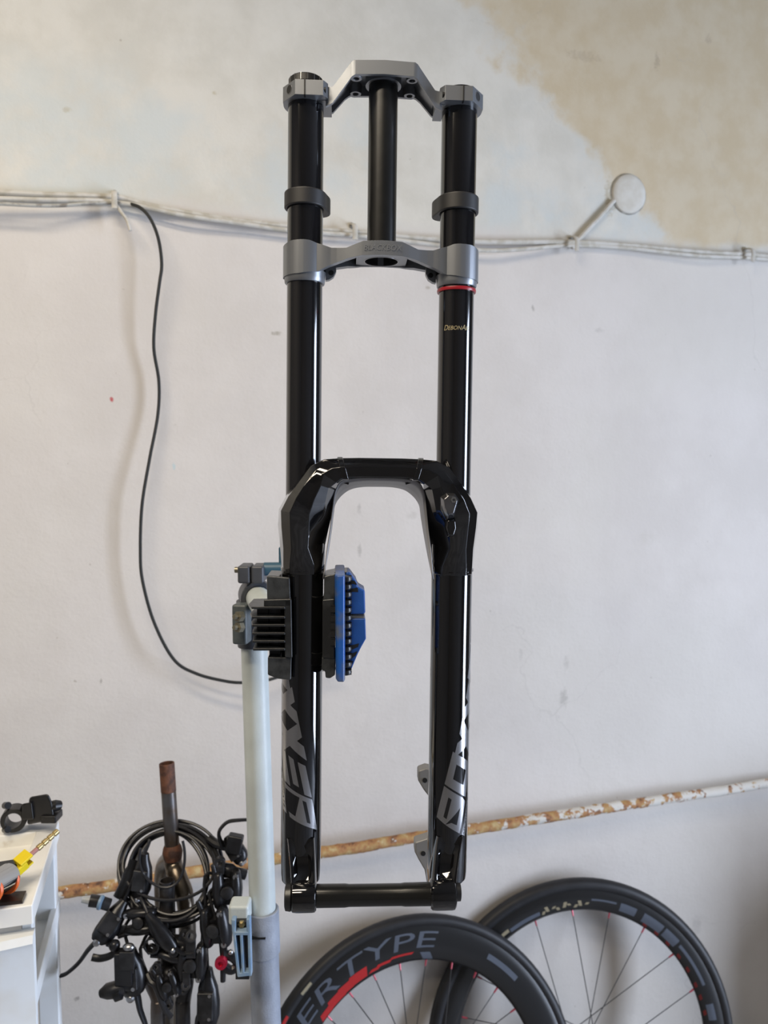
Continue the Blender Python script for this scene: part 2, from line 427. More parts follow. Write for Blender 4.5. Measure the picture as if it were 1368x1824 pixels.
# top knob and cap
zk = FZh(142, -25, 552)
ktop = FZh(127, -17, 545)
b = fmb(); b.lathe([(15, zk - 1), (17, zk), (17, ktop - 1.2), (15.8, ktop), (8, ktop + .4)], (-SX, 0, 0), seg=48)
kn = b.build('damper_knob', M_knob, fork)
for i in range(16):
    a = 2 * pi * (i + .35) / 16
    b = fmb(); c, s_ = cos(a), sin(a)
    b.box((-SX + 16.95 * c, 16.95 * s_, (zk + ktop) / 2), (.4, .4, ktop - zk - .8), Matrix.Rotation(a, 3, 'Z'))
    b.build('knob_groove', M_steel, kn)
ctop = FZh(150.5, -16, 819)
b = fmb(); b.lathe([(16, zk - 2), (16.4, ctop - 1), (15, ctop), (5, ctop + .3)], (SX, 0, 0), seg=40); b.build('air_cap', M_black, fork)

# ---- bumpers on the stanchions
for sgn in (-1, 1):
    zT = FZh(331, -20.5, 545); zB = FZh(361, -20.5, 545); cx = sgn * SX
    b = fmb()
    ring_o = []
    for i in range(48):
        a = 2 * pi * i / 48; r = 20.6
        x, y = r * cos(a), r * sin(a)
        # the pad swells towards the inner rear
        d = max(0.0, cos(a - (radians(44))))
        k = 1 + .46 * d ** 7
        ring_o.append((x * k, y * k))
    O = [(cx - sgn * x if sgn > 0 else cx + x, y) for x, y in ring_o]
    I = [(cx - sgn * 17.4 * cos(2 * pi * i / 48) if sgn > 0 else cx + 17.4 * cos(2 * pi * i / 48), 17.4 * sin(2 * pi * i / 48)) for i in range(48)]
    b.loft([[(x, y, zB) for x, y in O], [(x, y, zT) for x, y in O], [(x, y, zT) for x, y in I], [(x, y, zB) for x, y in I]], loop=True)
    b.build('bumper', M_rubber, fork, bevel=.0014, seg=3, sharp=40)

# ---- lower crown
pl = lambda px, py, y: (aX(px, py, y), F(px, py, y)[1])
xo = SX + 21.4
zt2 = sorted([(0, FZh(428, -25)), pl(647, 428.5, -25), pl(617, 441, -20), pl(590, 441, -18), pl(566, 432, -20), pl(552, 427, -21), (SX, FZh(426, -21.4, 545)), (SX + 12, FZh(427, -19, 520)), (xo, FZh(441, 0, 503))])
zb2 = sorted([(0, FZh(454, -25)), pl(645, 454, -25), pl(620, 459, -22), pl(600, 467, -19), pl(585, 473, -18), pl(566, 482, -20), (SX + 5, FZh(486, -21.4, 535)), (xo, FZh(496, 0, 503))])
yf2 = [(0, -25.2), (12, -25.0), (20, -24.2), (26, -22.8), (32, -20.9), (38, -19.2), (44, -18.2), (50, -17.8), (58, -18.4)]
for i in range(0, 13):
    a = radians(60 - i * 12.5); x = SX - 21.4 * sin(a)
    if x > 60: yf2.append((x, -21.4 * cos(a)))
yf2.append((xo, -1.0)); yf2.sort()
yr2 = [(0, 20), (25, 20), (45, 17), (60, 17.5)] + [(SX + 21.4 * sin(radians(t)), 21.4 * cos(radians(t))) for t in (-30, 0, 30, 50, 65, 80)] + [(xo, 1.0)]
yr2.sort()
b = fmb()
xs = sorted({round(s * v, 3) for v in [0, 8, 16] + [p[0] for p in zt2] + [p[0] for p in zb2] + [p[0] for p in yf2] + [p[0] for p in yr2] for s in (-1, 1)})
channel(b, xs, zt2, zb2, yf2, yr2, ((0, 4), (24, 4), (28, 8.5), (100, 8.5)), 5, ((0, 0), (30, 0), (50, 3), (60, 0), (100, 0)))
zbm = zb2[0][1]
# floor of the centre block with the steerer bore
def plate_hole(b, x0, x1, y0, y1, r, z0, z1, seg=48):
    O = []; I = []
    for i in range(seg):
        a = 2 * pi * (i + .5) / seg; c, s_ = cos(a), sin(a)
        tx = (x1 if c > 0 else x0) / c if abs(c) > 1e-6 else 1e9; ty = (y1 if s_ > 0 else y0) / s_ if abs(s_) > 1e-6 else 1e9
        t = min(abs(tx), abs(ty)); O.append((t * c, t * s_)); I.append((r * c, r * s_))
    b.loft([[(x, y, z0) for x, y in O], [(x, y, z1) for x, y in O], [(x, y, z1) for x, y in I], [(x, y, z0) for x, y in I]], loop=True)
plate_hole(b, -25, 25, -23, 18, 16.6, zbm + .1, zt2[0][1] - 3)
for sgn in (-1, 1):
    zl0 = FZh(487, -21, 540); zl1 = FZh(498, -19.6, 545)
    b.lathe([(20.6, zl0 + 6), (20.2, zl0 - 1), (19.8, zl1 + .8), (19.2, zl1), (17.4, zl1), (17.4, zl0 + 6)], (sgn * SX, 0, 0), seg=48, loop=True)
    lug = [F(px_, py_, 4) for px_, py_ in ((580, 470), (598, 466), (599, 484), (594, 494), (586, 499), (580, 500))]
    b.prism([(x if sgn < 0 else -x, z) for x, z in lug], 2, 9)
crown_l = b.build('lower_crown', M_crown, fork, bevel=.0009, seg=3, sharp=32)
b = fmb(); b.pipe((0, 0, zbm - .1), (0, 0, zbm + 6), 17.3, 16.4, 48); b.build('bearing_seat', M_crown_in, crown_l)
b = fmb(); b.lathe([(16.3, zbm + 1), (16.3, zbm + 12), (.1, zbm + 12)], (0, 0, 0), seg=40, cap=False); b.build('steerer_bore', M_hole, crown_l)
for sgn in (-1, 1):
    z0 = FZh(487.5, 9, 589)
    lx = abs(F(590, 486, 2)[0]); z0 = F(590, 486, 2)[1]; b = fmb(); b.cyl((sgn * lx, 1.7, z0), (sgn * lx, 4, z0), 2.5); b.build('bolt_bore', M_hole, crown_l)
# faint engraved lettering on the crown front
vs, fs, wd = text_shape('BLACKBOX', 1.0, 1.05); k = 36 / wd; ze = FZh(445.5, -25.6)
b = fmb(); b.add([(-18 + x * k + y * k * .2, -25.62, ze + y * k * 1.15) for x, y in vs], fs)
b.build('engraved_lettering', mat('etched_alloy', (.19, .20, .215), .5, .70), crown_l)
# red ring under the right clamp
zr = FZh(512.5, -19.2, 811)
b = fmb(); b.lathe([(17.5, zr + 2.2), (19.3, zr + 2.2), (19.6, zr + .8), (19.2, zr - .9), (17.5, zr - .9)], (SX, 0, 0), seg=48, loop=True)
b.build('red_ring', M_red, fork, sharp=60)

# ---- magnesium lowers: legs
R_leg = 20.6
zring = FZh(1018, -20)
leg_objs = []
for sgn in (-1, 1):
    cx = sgn * SX
    zbot = FZh(1574, 0, 510)
    b = fmb()
    prof = [(R_leg + .3, zring + 26), (R_leg + .3, zring), (R_leg, zring - 60), (R_leg, FZh(1500)), (R_leg - .6, FZh(1550)), (R_leg - 1.2, zbot + 6), (R_leg - 6, zbot)]
    b.lathe(prof, (cx, 0, 0), seg=64)
    lg = b.build('lower_leg', M_gloss, fork, sharp=30); leg_objs.append(lg)
    b = fmb(); b.lathe([(R_leg, zring + 1.6), (R_leg + 1.5, zring + 1.3), (R_leg + 1.5, zring - 1.0), (R_leg, zring - 1.6)], (cx, 0, 0), seg=56, cap=False)
    b.build('seam_ring', M_gloss, lg)
# ---- arch and knuckles: a loft of faceted sections from one leg over to the other
def sec(o, i, yb, yfr, prof):
    # o, i: pixel of the outer and inner edge; depth range yfr (front) .. yb (back)
    ym = yfr * .55 + yb * .45
    (xo_, zo), (xi, zi) = F(*o, ym), F(*i, ym)
    return [(xo_ + (xi - xo_) * (t * .5 + .5), yb + (yfr - yb) * d, zo + (zi - zo) * (t * .5 + .5)) for t, d in prof]
PR0 = [(-1, .50), (-.88, .74), (-.55, .95), (0, 1.0), (.55, .95), (.88, .74), (1, .5), (.8, .15), (0, 0), (-.8, .15)]
PR1 = [(-1, .42), (-.80, .78), (-.42, .98), (-.05, 1.0), (.28, .95), (.70, .66), (1, .35), (.85, .05), (0, 0), (-.85, .05)]
PR2 = [(-1, .40), (-.86, .78), (-.50, 1.0), (-.05, .97), (.20, .98), (.66, .82), (1, .45), (.9, .05), (0, 0), (-.9, .05)]
PR3 = [(-1, .30), (-.96, .58), (-.55, .82), (-.08, 1.0), (0, 1.0), (.88, .98), (1, .90), (1, .1), (.2, 0), (-.85, .1)]
SEC = [((501.5, 1020), (577.5, 1020), 21, -21.5, PR0),
       ((501, 1005), (578, 1005), 20, -23.5, PR0),
       ((498, 975), (579, 972), 19, -29, PR1),
       ((494, 935), (584, 948), 17, -36, PR1),
       ((495.5, 908), (591, 918), 12, -42, PR2),
       ((509, 883), (595, 893), 4, -45, PR2),
       ((532, 853), (598, 872), -6, -46, PR2),
       ((553, 829), (602, 861), -14, -46, PR3),
       ((577, 817.5), (609, 855.5), -18, -45.5, PR3),
       ((606, 815.5), (617, 852.5), -20, -44.5, PR3),
       ((640, 815), (642, 851.2), -20, -44, PR3)]
half = [sec(*s) for s in SEC]
mid = [[(0, p[1], p[2]) for p in half[-1]]]
def mirror(r): return [(-x, y, z) for x, y, z in r]
rings = half + mid + [mirror(r) for r in half[::-1]]
b = fmb(); b.loft(rings)
arch = b.build('arch', M_gloss, fork, bevel=.0012, seg=3, sharp=24)
# raised bands across the arch
for sgn in (-1, 1):
    s0 = [(p[0] if sgn < 0 else -p[0], p[1], p[2]) for p in half[-2]]
    c = V((sum(p[0] for p in s0), sum(p[1] for p in s0), sum(p[2] for p in s0))) / len(s0)
    def grow(dx, k): return [tuple(V((p[0] + dx, c.y + (p[1] - c.y) * k, c.z + (p[2] - c.z) * k))) for p in s0]
    b = fmb(); b.loft([grow(-2.2 * sgn * 1, 1.12), grow(3.0 * sgn, 1.12)])
    b.build('arch_band', M_gloss, arch, bevel=.0006)
# ---- mudguard behind the arch
fr = [(578.5, 1021), (582, 985), (588, 945), (593, 905), (597, 877), (606, 859), (620, 854), (645, 851.5), (668, 851)]
rr = [(577.5, 1021), (584, 985), (590, 945), (593.5, 915), (597, 897), (608, 882), (624, 871), (645, 866.5), (668, 866)]
sm = lambda L_: [(p.x, p.y) for p in spline([(x, y, 0) for x, y in L_], 5)]
fr3 = [F(x, y, -24) for x, y in sm(fr)]; rr3 = [F(x, y, 26) for x, y in sm(rr)]
fr3[-1] = (0, fr3[-1][1]); rr3[-1] = (0, rr3[-1][1])
full = lambda h: h + [(-x, z) for x, z in h[-2::-1]]
A_, B_ = full(fr3), full(rr3)
b = fmb(); n = len(A_)
rows = []
for t in (0, .33, .66, 1):
    rows.append([(A_[i][0] * (1 - t) + B_[i][0] * t, -24 + 50 * t * min(1.0, .12 + min(i, n - 1 - i) / 16), A_[i][1] * (1 - t) + B_[i][1] * t) for i in range(n)])
b.loft(rows, cap=False, closed=False)
guard = b.build('mudguard', M_guard, fork, solid=.0014, sharp=60)
for px in (616, 727):
    x, z = F(px, 860, -10)
    b = fmb(); b.box((x, -12, z), (6, 5, 2.0), Matrix.Rotation(.3 if px < 668 else -.3, 3, 'Y')); b.build('guard_clip', M_black, guard)
# ---- cable guide on the right knuckle
gx, gz = F(803, 896, -47)
b = fmb(); b.loft([[(gx + x * k, -40 - d, gz + z * k) for x, z in ((-9, 5), (-4, 9.5), (4, 9), (8, 3), (3.5, -13), (-2.5, -15), (-7.5, -6))] for k, d in ((1.15, -3), (1.05, 4), (.72, 9.5))])
guide = b.build('cable_guide', mat('dark_chrome', (.20, .20, .21), .16, .9), fork, bevel=.0007)
b = fmb(); b.pipe((gx + 2.2, -48.5, gz + 3.2), (gx + 2.2, -52, gz + 3.2), 3.0, 1.4, 6); b.build('guide_bolt', M_steel, guide)
b = fmb(); b.loft([[(gx + 1.5 + x * k, y, gz - 24 + z * k) for x, z in ((-5, 9), (4, 9), (5, 0), (2.5, -9), (-3, -9), (-6, 0))] for k, y in ((1.1, -38), (.8, -46.5))])
b.build('guide_boss', M_gloss, guide, bevel=.0015, seg=3)

# ---- dropouts and axle
YA = -34.0
zc_ax = FZh(1594, YA, 668)
for sgn in (-1, 1):
    xo_, xi = (F(517, 1594, YA - 14)[0], F(563, 1594, YA - 14)[0]) if sgn < 0 else (F(769, 1594, YA - 14)[0], F(815, 1594, YA - 14)[0])
    b = fmb(); b.lathe([(12.6, 0), (14.6, 1.8), (15.0, 6), (15.0, xi - xo_ - 4), (14.6, xi - xo_ - 1.5), (12.8, xi - xo_)], (xo_, YA, zc_ax), (1, 0, 0), 48)
    boss = b.build('dropout_boss', M_gloss, fork, sharp=40)
    # web: two side walls and a hollowed face rising from the boss into the leg
    cx = (xo_ + xi) / 2; hw = (xi - xo_) / 2 - .4
    lean = -sgn
    zt_ = FZh(1497, -22, 530); n_ = 9
    L_in, L_out, rings = [], [], []
    for i in range(n_):
        t = i / (n_ - 1)
        z = zc_ax - 2 + (zt_ - zc_ax + 2) * t
        yfr = (YA - 13.5) * (1 - t) ** 1.2 + (-19) * (1 - (1 - t) ** 1.2)
        xa = xo_ + .6 + (sgn * SX - 14 - xo_) * t ** 1.4; xb = xi - .6 + (sgn * SX + 15 - xi) * t ** 1.4
        dip = 7.5 * max(0, sin(pi * min(1, max(0, (t - .12) / .78)))) ** .8
        w = xb - xa; e = 5.0 if w > 16 else w * .3
        back = 6
        rings.append([(xa, back, z), (xa, yfr + 3, z), (xa + 1.4, yfr, z), (xa + e - 1, yfr + .4, z), (xa + e + 2.2, yfr + dip, z),
                      (xb - e - 2.2, yfr + dip, z), (xb - e + 1, yfr + .4, z), (xb - 1.4, yfr, z), (xb, yfr + 3, z), (xb, back, z)])
    b = fmb(); b.loft(rings); b.build('dropout_web', M_gloss, boss, sharp=50)
    # bottom of the hollow
b = fmb()
xa, xb = F(564, 1594, YA)[0], F(771, 1594, YA)[0]
b.lathe([(10.9, xa), (10.9, xa + 28), (10.35, xa + 32), (10.35, xb - 32), (10.9, xb - 28), (10.9, xb)], (0, YA, zc_ax), (1, 0, 0), 48)
ax = b.build('axle', mat('satin_black_axle', (.013, .013, .012), .22, .3), fork)
xh = F(511, 1594, YA)[0]
b = fmb(); b.lathe([(9.5, xh - 2), (12.5, xh - 1), (13.2, xh + 4), (10, xh + 6)], (0, YA - 1, zc_ax), (1, 0, 0), 40); b.build('axle_head', M_black, ax)
xh = F(816.5, 1594, YA)[0]
b = fmb(); b.lathe([(9, xh - 3), (8.8, xh + 1.6), (7, xh + 2.2)], (0, YA, zc_ax + 2), (1, 0, 0), 36); b.build('axle_cap', M_black, ax)
# disc brake mounts at the back of the right leg
for (px, py, up) in ((751, 1392, 1), (748, 1525, -1)):
    x, z = F(px, py, 34)
    b = fmb()
    for r_ in (1,):
        pts = [(x - 4, z + 13), (x + 4, z + 16), (x + 16, z + 14), (x + 16, z - 26), (x + 9, z - 17), (x + 2, z - 8), (x - 4, z + 2)] if up > 0 else \
              [(x - 6, z + 17), (x + 16, z + 24), (x + 16, z - 34), (x + 9, z - 34), (x + 5, z - 14), (x - 2, z - 2), (x - 6, z + 6)]
        b.prism(pts, 30, 46)
    bm_ = b.build('brake_mount', mat('primer_grey_alloy', (.22, .22, .22), .5, .3) if up > 0 else bpy.data.materials['primer_grey_alloy'], fork, bevel=.0018, seg=3)
    b = fmb(); b.cyl((x + 3, 29.6, z + (3 if up > 0 else 5)), (x + 3, 32, z + (3 if up > 0 else 5)), 2.6); b.build('mount_bore', M_hole, bm_)

# ---- foil lettering wrapped round the legs
GL = {'B': [((0, .75), (1, .75), (1, 1), (0, 1)), ((0, .62), (.17, .62), (.17, .75), (0, .75)), ((.78, .62), (1, .62), (1, .75), (.78, .75)), ((0, .62), (.70, .20), (1, .20), (1, .62)),
            ((0, 0), (.94, 0), (1, .20), (0, .20)), ((0, .20), (.18, .20), (.16, .42), (0, .62))],
      'O': [((0, 0), (1, 0), (1, .25), (0, .25)), ((0, .75), (1, .75), (1, 1), (0, 1)), ((0, .25), (.28, .25), (.28, .75), (0, .75)), ((.72, .25), (1, .25), (1, .75), (.72, .75))],
      'X': [((-.08, 0), (.36, 0), (1.08, 1), (.64, 1)), ((-.08, 1), (.36, 1), (1.08, 0), (.64, 0))],
      'E': [((0, 0), (1, 0), (1, .26), (0, .26)), ((0, .40), (.84, .40), (.84, .60), (0, .60)), ((0, .74), (1, .74), (1, 1), (0, 1))],
      'R': [((0, .75), (1, .75), (1, 1), (0, 1)), ((0, .62), (.17, .62), (.17, .75), (0, .75)), ((.86, .62), (1, .62), (1, .75), (.86, .75)), ((0, .54), (1, .54), (1, .62), (0, .62)),
            ((0, 0), (.15, 0), (.12, .54), (0, .54)), ((.12, .54), (.84, .24), (1, .24), (1, .54)), ((.84, 0), (1, 0), (1, .24), (.84, .24))]}
CAPW, PITCHW, SLANT, KTH, HTH = 33.5, 35.5, 16.5, .58, 84.0
def leg_letters(sgn, zb_, th0, name='foil_lettering'):
    HTH, KTH = (69.0, .64) if sgn > 0 else (84.0, .58)
    b = fmb(); word = 'BOXXER'; r = R_leg + .13; total = PITCHW * 6 - (PITCHW - CAPW)
    for i, ch in enumerate(word):
        for q in GL[ch]:
            nu = 18; pts = []; fs = []; rq = r + .025 * GL[ch].index(q)
            for u in range(nu + 1):
                for w in range(nu + 1):
                    a, c = u / nu, w / nu
                    x = (q[0][0] * (1 - a) + q[1][0] * a) * (1 - c) + (q[3][0] * (1 - a) + q[2][0] * a) * c
                    t = (q[0][1] * (1 - a) + q[1][1] * a) * (1 - c) + (q[3][1] * (1 - a) + q[2][1] * a) * c
                    s_ = i * PITCHW + x * CAPW; sl = SLANT
                    if ch == 'X': sl = 5.0; s_ += (SLANT - 5.0) * .5
                    if sgn > 0: z = zb_ + s_ + sl * t; th = th0 + KTH * s_ - HTH * t
                    else:
                        s2 = total - s_
                        z = zb_ + s2 - sl * t + SLANT * .55; th = -(th0 + KTH * s2 - HTH * t)
                    th = radians(th)
                    pts.append((sgn * SX + rq * sin(th), -rq * cos(th), z))
            for u in range(nu):
                for w in range(nu):
                    fs.append((u * (nu + 1) + w, (u + 1) * (nu + 1) + w, (u + 1) * (nu + 1) + w + 1, u * (nu + 1) + w + 1))
            b.add(pts, fs)
    return b.build(name, M_foil, leg_objs[0 if sgn < 0 else 1], sharp=60)
leg_letters(1, FZh(1482, -15, 813), 28)
leg_letters(-1, FZh(1468, -15, 520), 30)
# narrow foil strip with dark small lettering beside the big letters
M_dprint = mat('black_print', (.006, .006, .007), .4)
for sgn, zb_, th0 in ((1, FZh(1482, -15, 813), 28), (-1, FZh(1468, -15, 520), 30)):
    L0 = 41.0; HTH, KTH = (69.0, .64) if sgn > 0 else (84.0, .58)
    def wrap(s_, t, r):
        if sgn > 0: z = zb_ + s_ + SLANT * t; th = th0 + KTH * s_ - HTH * t
        else:
            s2 = L0 - s_; z = zb_ + s2 - SLANT * t + SLANT * .55; th = -(th0 + KTH * s2 - HTH * t)
        return (sgn * SX + r * sin(radians(th)), -r * cos(radians(th)), z)
    b = fmb(); b.loft([[wrap(L0 * i / 12, -.13 - .19 * j / 4, R_leg + .13) for i in range(13)] for j in range(5)], cap=False, closed=False)
    st_ = b.build('foil_strip', M_foil, leg_objs[0 if sgn < 0 else 1], sharp=60)
    vs, fs, wd = text_shape('ULTIMATE', 1.0, 1.15); hh = max(v[1] for v in vs)
    b = fmb(); b.add([wrap(2.0 + x * 35.0 / wd, -.275 + .10 * y / hh, R_leg + .22) for x, y in vs], fs); b.build('small_lettering', M_dprint, st_)
#__PART2__

# ==================================================================  THE REPAIR STAND
M_blue = mat('blue_plastic', (.012, .075, .30), .42, vary=.25, scale=25, bump=.08, bscale=300)
M_bluew = mat('blue_plastic_worn', (.012, .085, .34), .38, color2=(.09, .11, .15), scale=40, lo=.36, hi=.5)
M_jaw = mat('worn_black_jaw', (.012, .0125, .013), .36, color2=(.03, .032, .034), scale=50, lo=.34, hi=.5, bump=.06, bscale=700)
M_jawr = mat('greasy_grey_rubber', (.04, .043, .045), .30, color2=(.016, .017, .018), scale=70, lo=.35, hi=.55, bump=.12, bscale=420)
M_post = mat('pale_green_grey_paint', (.52, .57, .565), .42, vary=.12, scale=18, bump=.12, bscale=350)
M_postd = mat('blue_grey_paint', (.30, .33, .39), .40, vary=.2, scale=30, bump=.25, bscale=400)
M_slate = mat('slate_plastic', (.055, .06, .072), .45, vary=.2, scale=40)
M_teal = mat('teal_blue_plastic', (.03, .085, .13), .42)
M_brass = mat('brass', (.42, .33, .16), .35, .9)
M_lever = mat('worn_blue_lever', (.16, .27, .42), .42, color2=(.26, .34, .42), scale=50)
M_nut = mat('tarnished_nut', (.27, .25, .19), .4, .8)

colA = P(454.5, 1200, 1.0)
colB = on_plane(474.5, 1824, colA + V((0, -.015, 0)), V((0, 1, 0)))
cdir = (colA - colB).normalized()
def col_at(z): return colB + cdir * ((z - colB.z) / cdir.z)
stand_base = col_at(0.0)
stand = thing('repair_stand', 'grey bicycle repair stand post with blue jaw clamp gripping the fork', 'repair stand', stand_base)
zjoin = on_plane(470, 1650, colA, V((0, 1, 0))).z
ztop = on_plane(452, 1075, colA, V((0, 1, 0))).z
MB().cyl(col_at(zjoin - .10), col_at(ztop + .005), .0171, seg=40).build('upper_post', M_post, stand)
zl = on_plane(470, 1688, colA, V((0, 1, 0))).z
MB().cyl(col_at(.03), col_at(zjoin), .0192, seg=40).build('lower_post', M_postd, stand)
zc0 = on_plane(470, 1686, colA, V((0, 1, 0))).z; zc1 = on_plane(470, 1611, colA, V((0, 1, 0))).z
collar = MB().pipe(col_at(zc0), col_at(zc1), .0212, .0173, 44).build('post_collar', M_postd, stand, bevel=.0012, seg=2)
# collar slot and ears
cc = col_at((zc0 + zc1) / 2)
MB().box(cc + V((-.004, -.0195, .003)), (.020, .005, .0022)).build('collar_slot', M_hole, collar)
MB().box(P(428, 1622, .985), (.026, .026, .026)).build('collar_ear', M_post, collar, bevel=.004, seg=3)
# quick release lever: frame of three bars
def q(px, py, d=.955): return P(px, py, d)
qr = MB()
def bar(mb, a, b_, w, t):
    a = V(a); b_ = V(b_); d = (b_ - a).normalized(); yv = V((0, 1, 0)); xv = d.cross(yv).normalized(); yv = xv.cross(d)
    rot = Matrix((xv, yv, d)).transposed(); mb.box((a + b_) / 2, (w, t, (b_ - a).length), rot)
for xa, xb in ((413.5, 426.5), (430.5, 434.5), (444, 446.5)):
    bar(qr, q(xa + (2 if xa < 420 else 0), 1634 if xa != 430.5 else 1656), q(xb, 1735), .0036 if xa != 430.5 else .0034, .010)
bar(qr, q(417, 1659), q(447, 1659), .0044, .010); bar(qr, q(424, 1733), q(448.5, 1730), .0050, .010)
bar(qr, q(414.5, 1646), q(421, 1646), .016, .010); bar(qr, q(440, 1646), q(446, 1646), .018, .010)
lev = qr.build('quick_release_lever', M_lever, collar, bevel=.0008)
MB().lathe([(.0045, 0), (.0045, .004), (.0025, .006)], q(431, 1645, .962), (0, -1, .2), 6).build('lever_nut', M_brass, collar)
MB().box(q(432, 1690, .967), (.017, .008, .075)).build('lever_back', M_black, lev)

# head: sleeve on the post, collar round the arm
zs0 = on_plane(452, 1152, colA, V((0, 1, 0))).z; zs1 = on_plane(452, 1068, colA, V((0, 1, 0))).z
head = MB().cyl(col_at(zs0), col_at(zs1), .0212, seg=36).build('head_sleeve', M_slate, stand, bevel=.002)
MB().box(P(431, 1110, .958), (.019, .022, .050), Matrix.Rotation(-.15, 3, 'Z')).build('sleeve_ear', mat('grey_green_cast', (.085, .10, .105), .45, vary=.3, scale=60), head, bevel=.003)
for py in (1098, 1117):
    MB().lathe([(.0065, -.003), (.0065, .004), (.003, .004), (.003, .010)], P(427, py, .935), (-.55, -.8, .1), 6).build('sleeve_nut', M_nut, head)
arm0 = P(450, 1052, 1.03); arm1 = P(487, 1105, .83)
ad = (arm1 - arm0).normalized()
arm = MB().cyl(arm0, arm1, .0152, seg=36).build('arm_tube', M_post, stand)
ac = P(452, 1058, .985)
ac = arm0 + ad * (ac - arm0).dot(ad)
MB().pipe(ac - ad * .018, ac + ad * .020, .0218, .0154, 40).build('arm_collar', M_slate, stand, bevel=.0015)
pb = MB()
tb = P(450, 1015, .972)
pb.box(tb + V((-.0085, 0, -.004)), (.0155, .034, .022)); pb.box(tb + V((.0085, 0, -.004)), (.0155, .034, .022))
clampblock = pb.build('arm_clamp_lugs', M_slate, stand, bevel=.003, seg=3)
MB().cyl(tb + V((-.0225, 0, 0)), tb + V((-.012, 0, 0)), .0038, seg=12).build('clamp_bolt', M_nut, clampblock)
MB().cyl(tb + V((.014, 0, .001)), tb + V((.038, .002, .001)), .0085, seg=20).build('clamp_cam', M_teal, clampblock, bevel=.001)
MB().box(tb + V((.036, .004, .012)), (.006, .010, .034)).build('clamp_handle', M_teal, clampblock, bevel=.002)

# jaws (built in the fork frame because they grip its left leg)
def fx(px, py, y=-26): return F(px, py, y)[0]
def fz(py, y=-26): return FZh(py, y, 540)
b = fmb()
zA, zB_ = fz(1068), fz(1172)
b.prism([(fx(506, 1100), zA), (fx(519, 1100), zA + 1), (fx(521.5, 1100), zB_), (fx(508, 1100), zB_ + 1)], -28, -20.8)
b.prism([(fx(470, 1100), zA), (fx(519, 1100), zA + 1), (fx(519, 1100), zA - 7), (fx(470, 1100), zA - 7)], -28, -20.8)
b.prism([(fx(474, 1100), zA), (fx(499, 1100), zA), (fx(499, 1100), zB_), (fx(478, 1100), zB_)], -15, 24)
jl = b.build('jaw', M_jaw, stand, bevel=.0012, seg=2)
b = fmb()
b.prism([(fx(475, 1040, -24), fz(1026, -24)), (fx(516, 1040, -24), fz(1029, -24)), (fx(518, 1040, -24), fz(1070, -24)), (fx(476, 1040, -24), fz(1070, -24))], -25, -20.8)
b.prism([(fx(475, 1040, -24), fz(1026, -24)), (fx(498, 1040, -24), fz(1027, -24)), (fx(498, 1040, -24), fz(1070, -24)), (fx(476, 1040, -24), fz(1070, -24))], -21, 20)
rb1 = b.build('jaw_rubber', M_jawr, jl, bevel=.0012, seg=3)
b = fmb(); b.prism([(fx(477, 1190, -24), fz(1170, -24)), (fx(519.5, 1190, -24), fz(1171, -24)), (fx(518.5, 1190, -24), fz(1211, -24)), (fx(496, 1190, -24), fz(1209, -24)), (fx(477, 1190, -24), fz(1202, -24))], -25, -20.8)
b.prism([(fx(477, 1190, -24), fz(1170, -24)), (fx(498, 1190, -24), fz(1170, -24)), (fx(498, 1190, -24), fz(1208, -24)), (fx(477, 1190, -24), fz(1202, -24))], -21, 20)
b.build('jaw_rubber', M_jawr, jl, bevel=.0012, seg=3)
# bracket core and its stack of fins
b = fmb(); b.prism([(fx(456, 1100), fz(1084)), (fx(476, 1100), fz(1082)), (fx(478, 1100), fz(1158)), (fx(456, 1100), fz(1156))], -18, 20)
b.build('jaw_bracket', M_black, jl)
for i, py in enumerate((1081, 1098, 1112.5, 1127, 1141, 1155)):
    b = fmb(); z = fz(py, -30); dx = i * 1.3
    pts = [(fx(449, py) + dx * .2, -30), (fx(508, py), -29.5), (fx(509, py), -24), (fx(474, py), 20), (fx(443, py) + dx, 14), (fx(441, py) + dx, -16)]
    b.loft([[(x, y, z + (3 if y > -20 and x < -118 else 0) * (1 if i > 3 else .2) - 2.4) for x, y in pts], [(x, y, z + (3 if y > -20 and x < -118 else 0) * (1 if i > 3 else .2)) for x, y in pts]])
    b.build('jaw_fin', M_jaw, jl, bevel=.0006)
# right jaw
b = fmb()
b.prism([(fx(574, 1100), fz(1068)), (fx(596, 1100), fz(1066)), (fx(597, 1100), fz(1174)), (fx(574.5, 1100), fz(1172))], -27, 22)
jr = b.build('jaw', M_jaw, stand, bevel=.0014)
for py in (1085, 1101, 1115, 1129, 1144):
    b = fmb(); b.box((fx(593, py, -27), -27, fz(py, -27)), (4.6, 1.6, 6.2)); b.build('jaw_notch', M_hole, jr)
    b = fmb(); b.box((fx(593, py, -27), -27.4, fz(py - 7, -27)), (4.8, 1.2, .7)); b.build('jaw_tooth', M_jaw, jr)
b = fmb(); b.prism([(fx(577, 1040), fz(1027)), (fx(582, 1040), fz(1025)), (fx(597, 1040), fz(1022)), (fx(597, 1040), fz(1070)), (fx(577, 1040), fz(1071))], -26, 20)
b.build('jaw_rubber', M_jawr, jr, bevel=.0012)
b = fmb(); b.prism([(fx(573, 1190), fz(1171)), (fx(597, 1190), fz(1171)), (fx(597, 1190), fz(1203)), (fx(588, 1190), fz(1209)), (fx(580, 1190), fz(1208)), (fx(579, 1190), fz(1196)), (fx(573, 1190), fz(1194))], -26, 20)
b.build('jaw_rubber', M_jawr, jr, bevel=.0012)
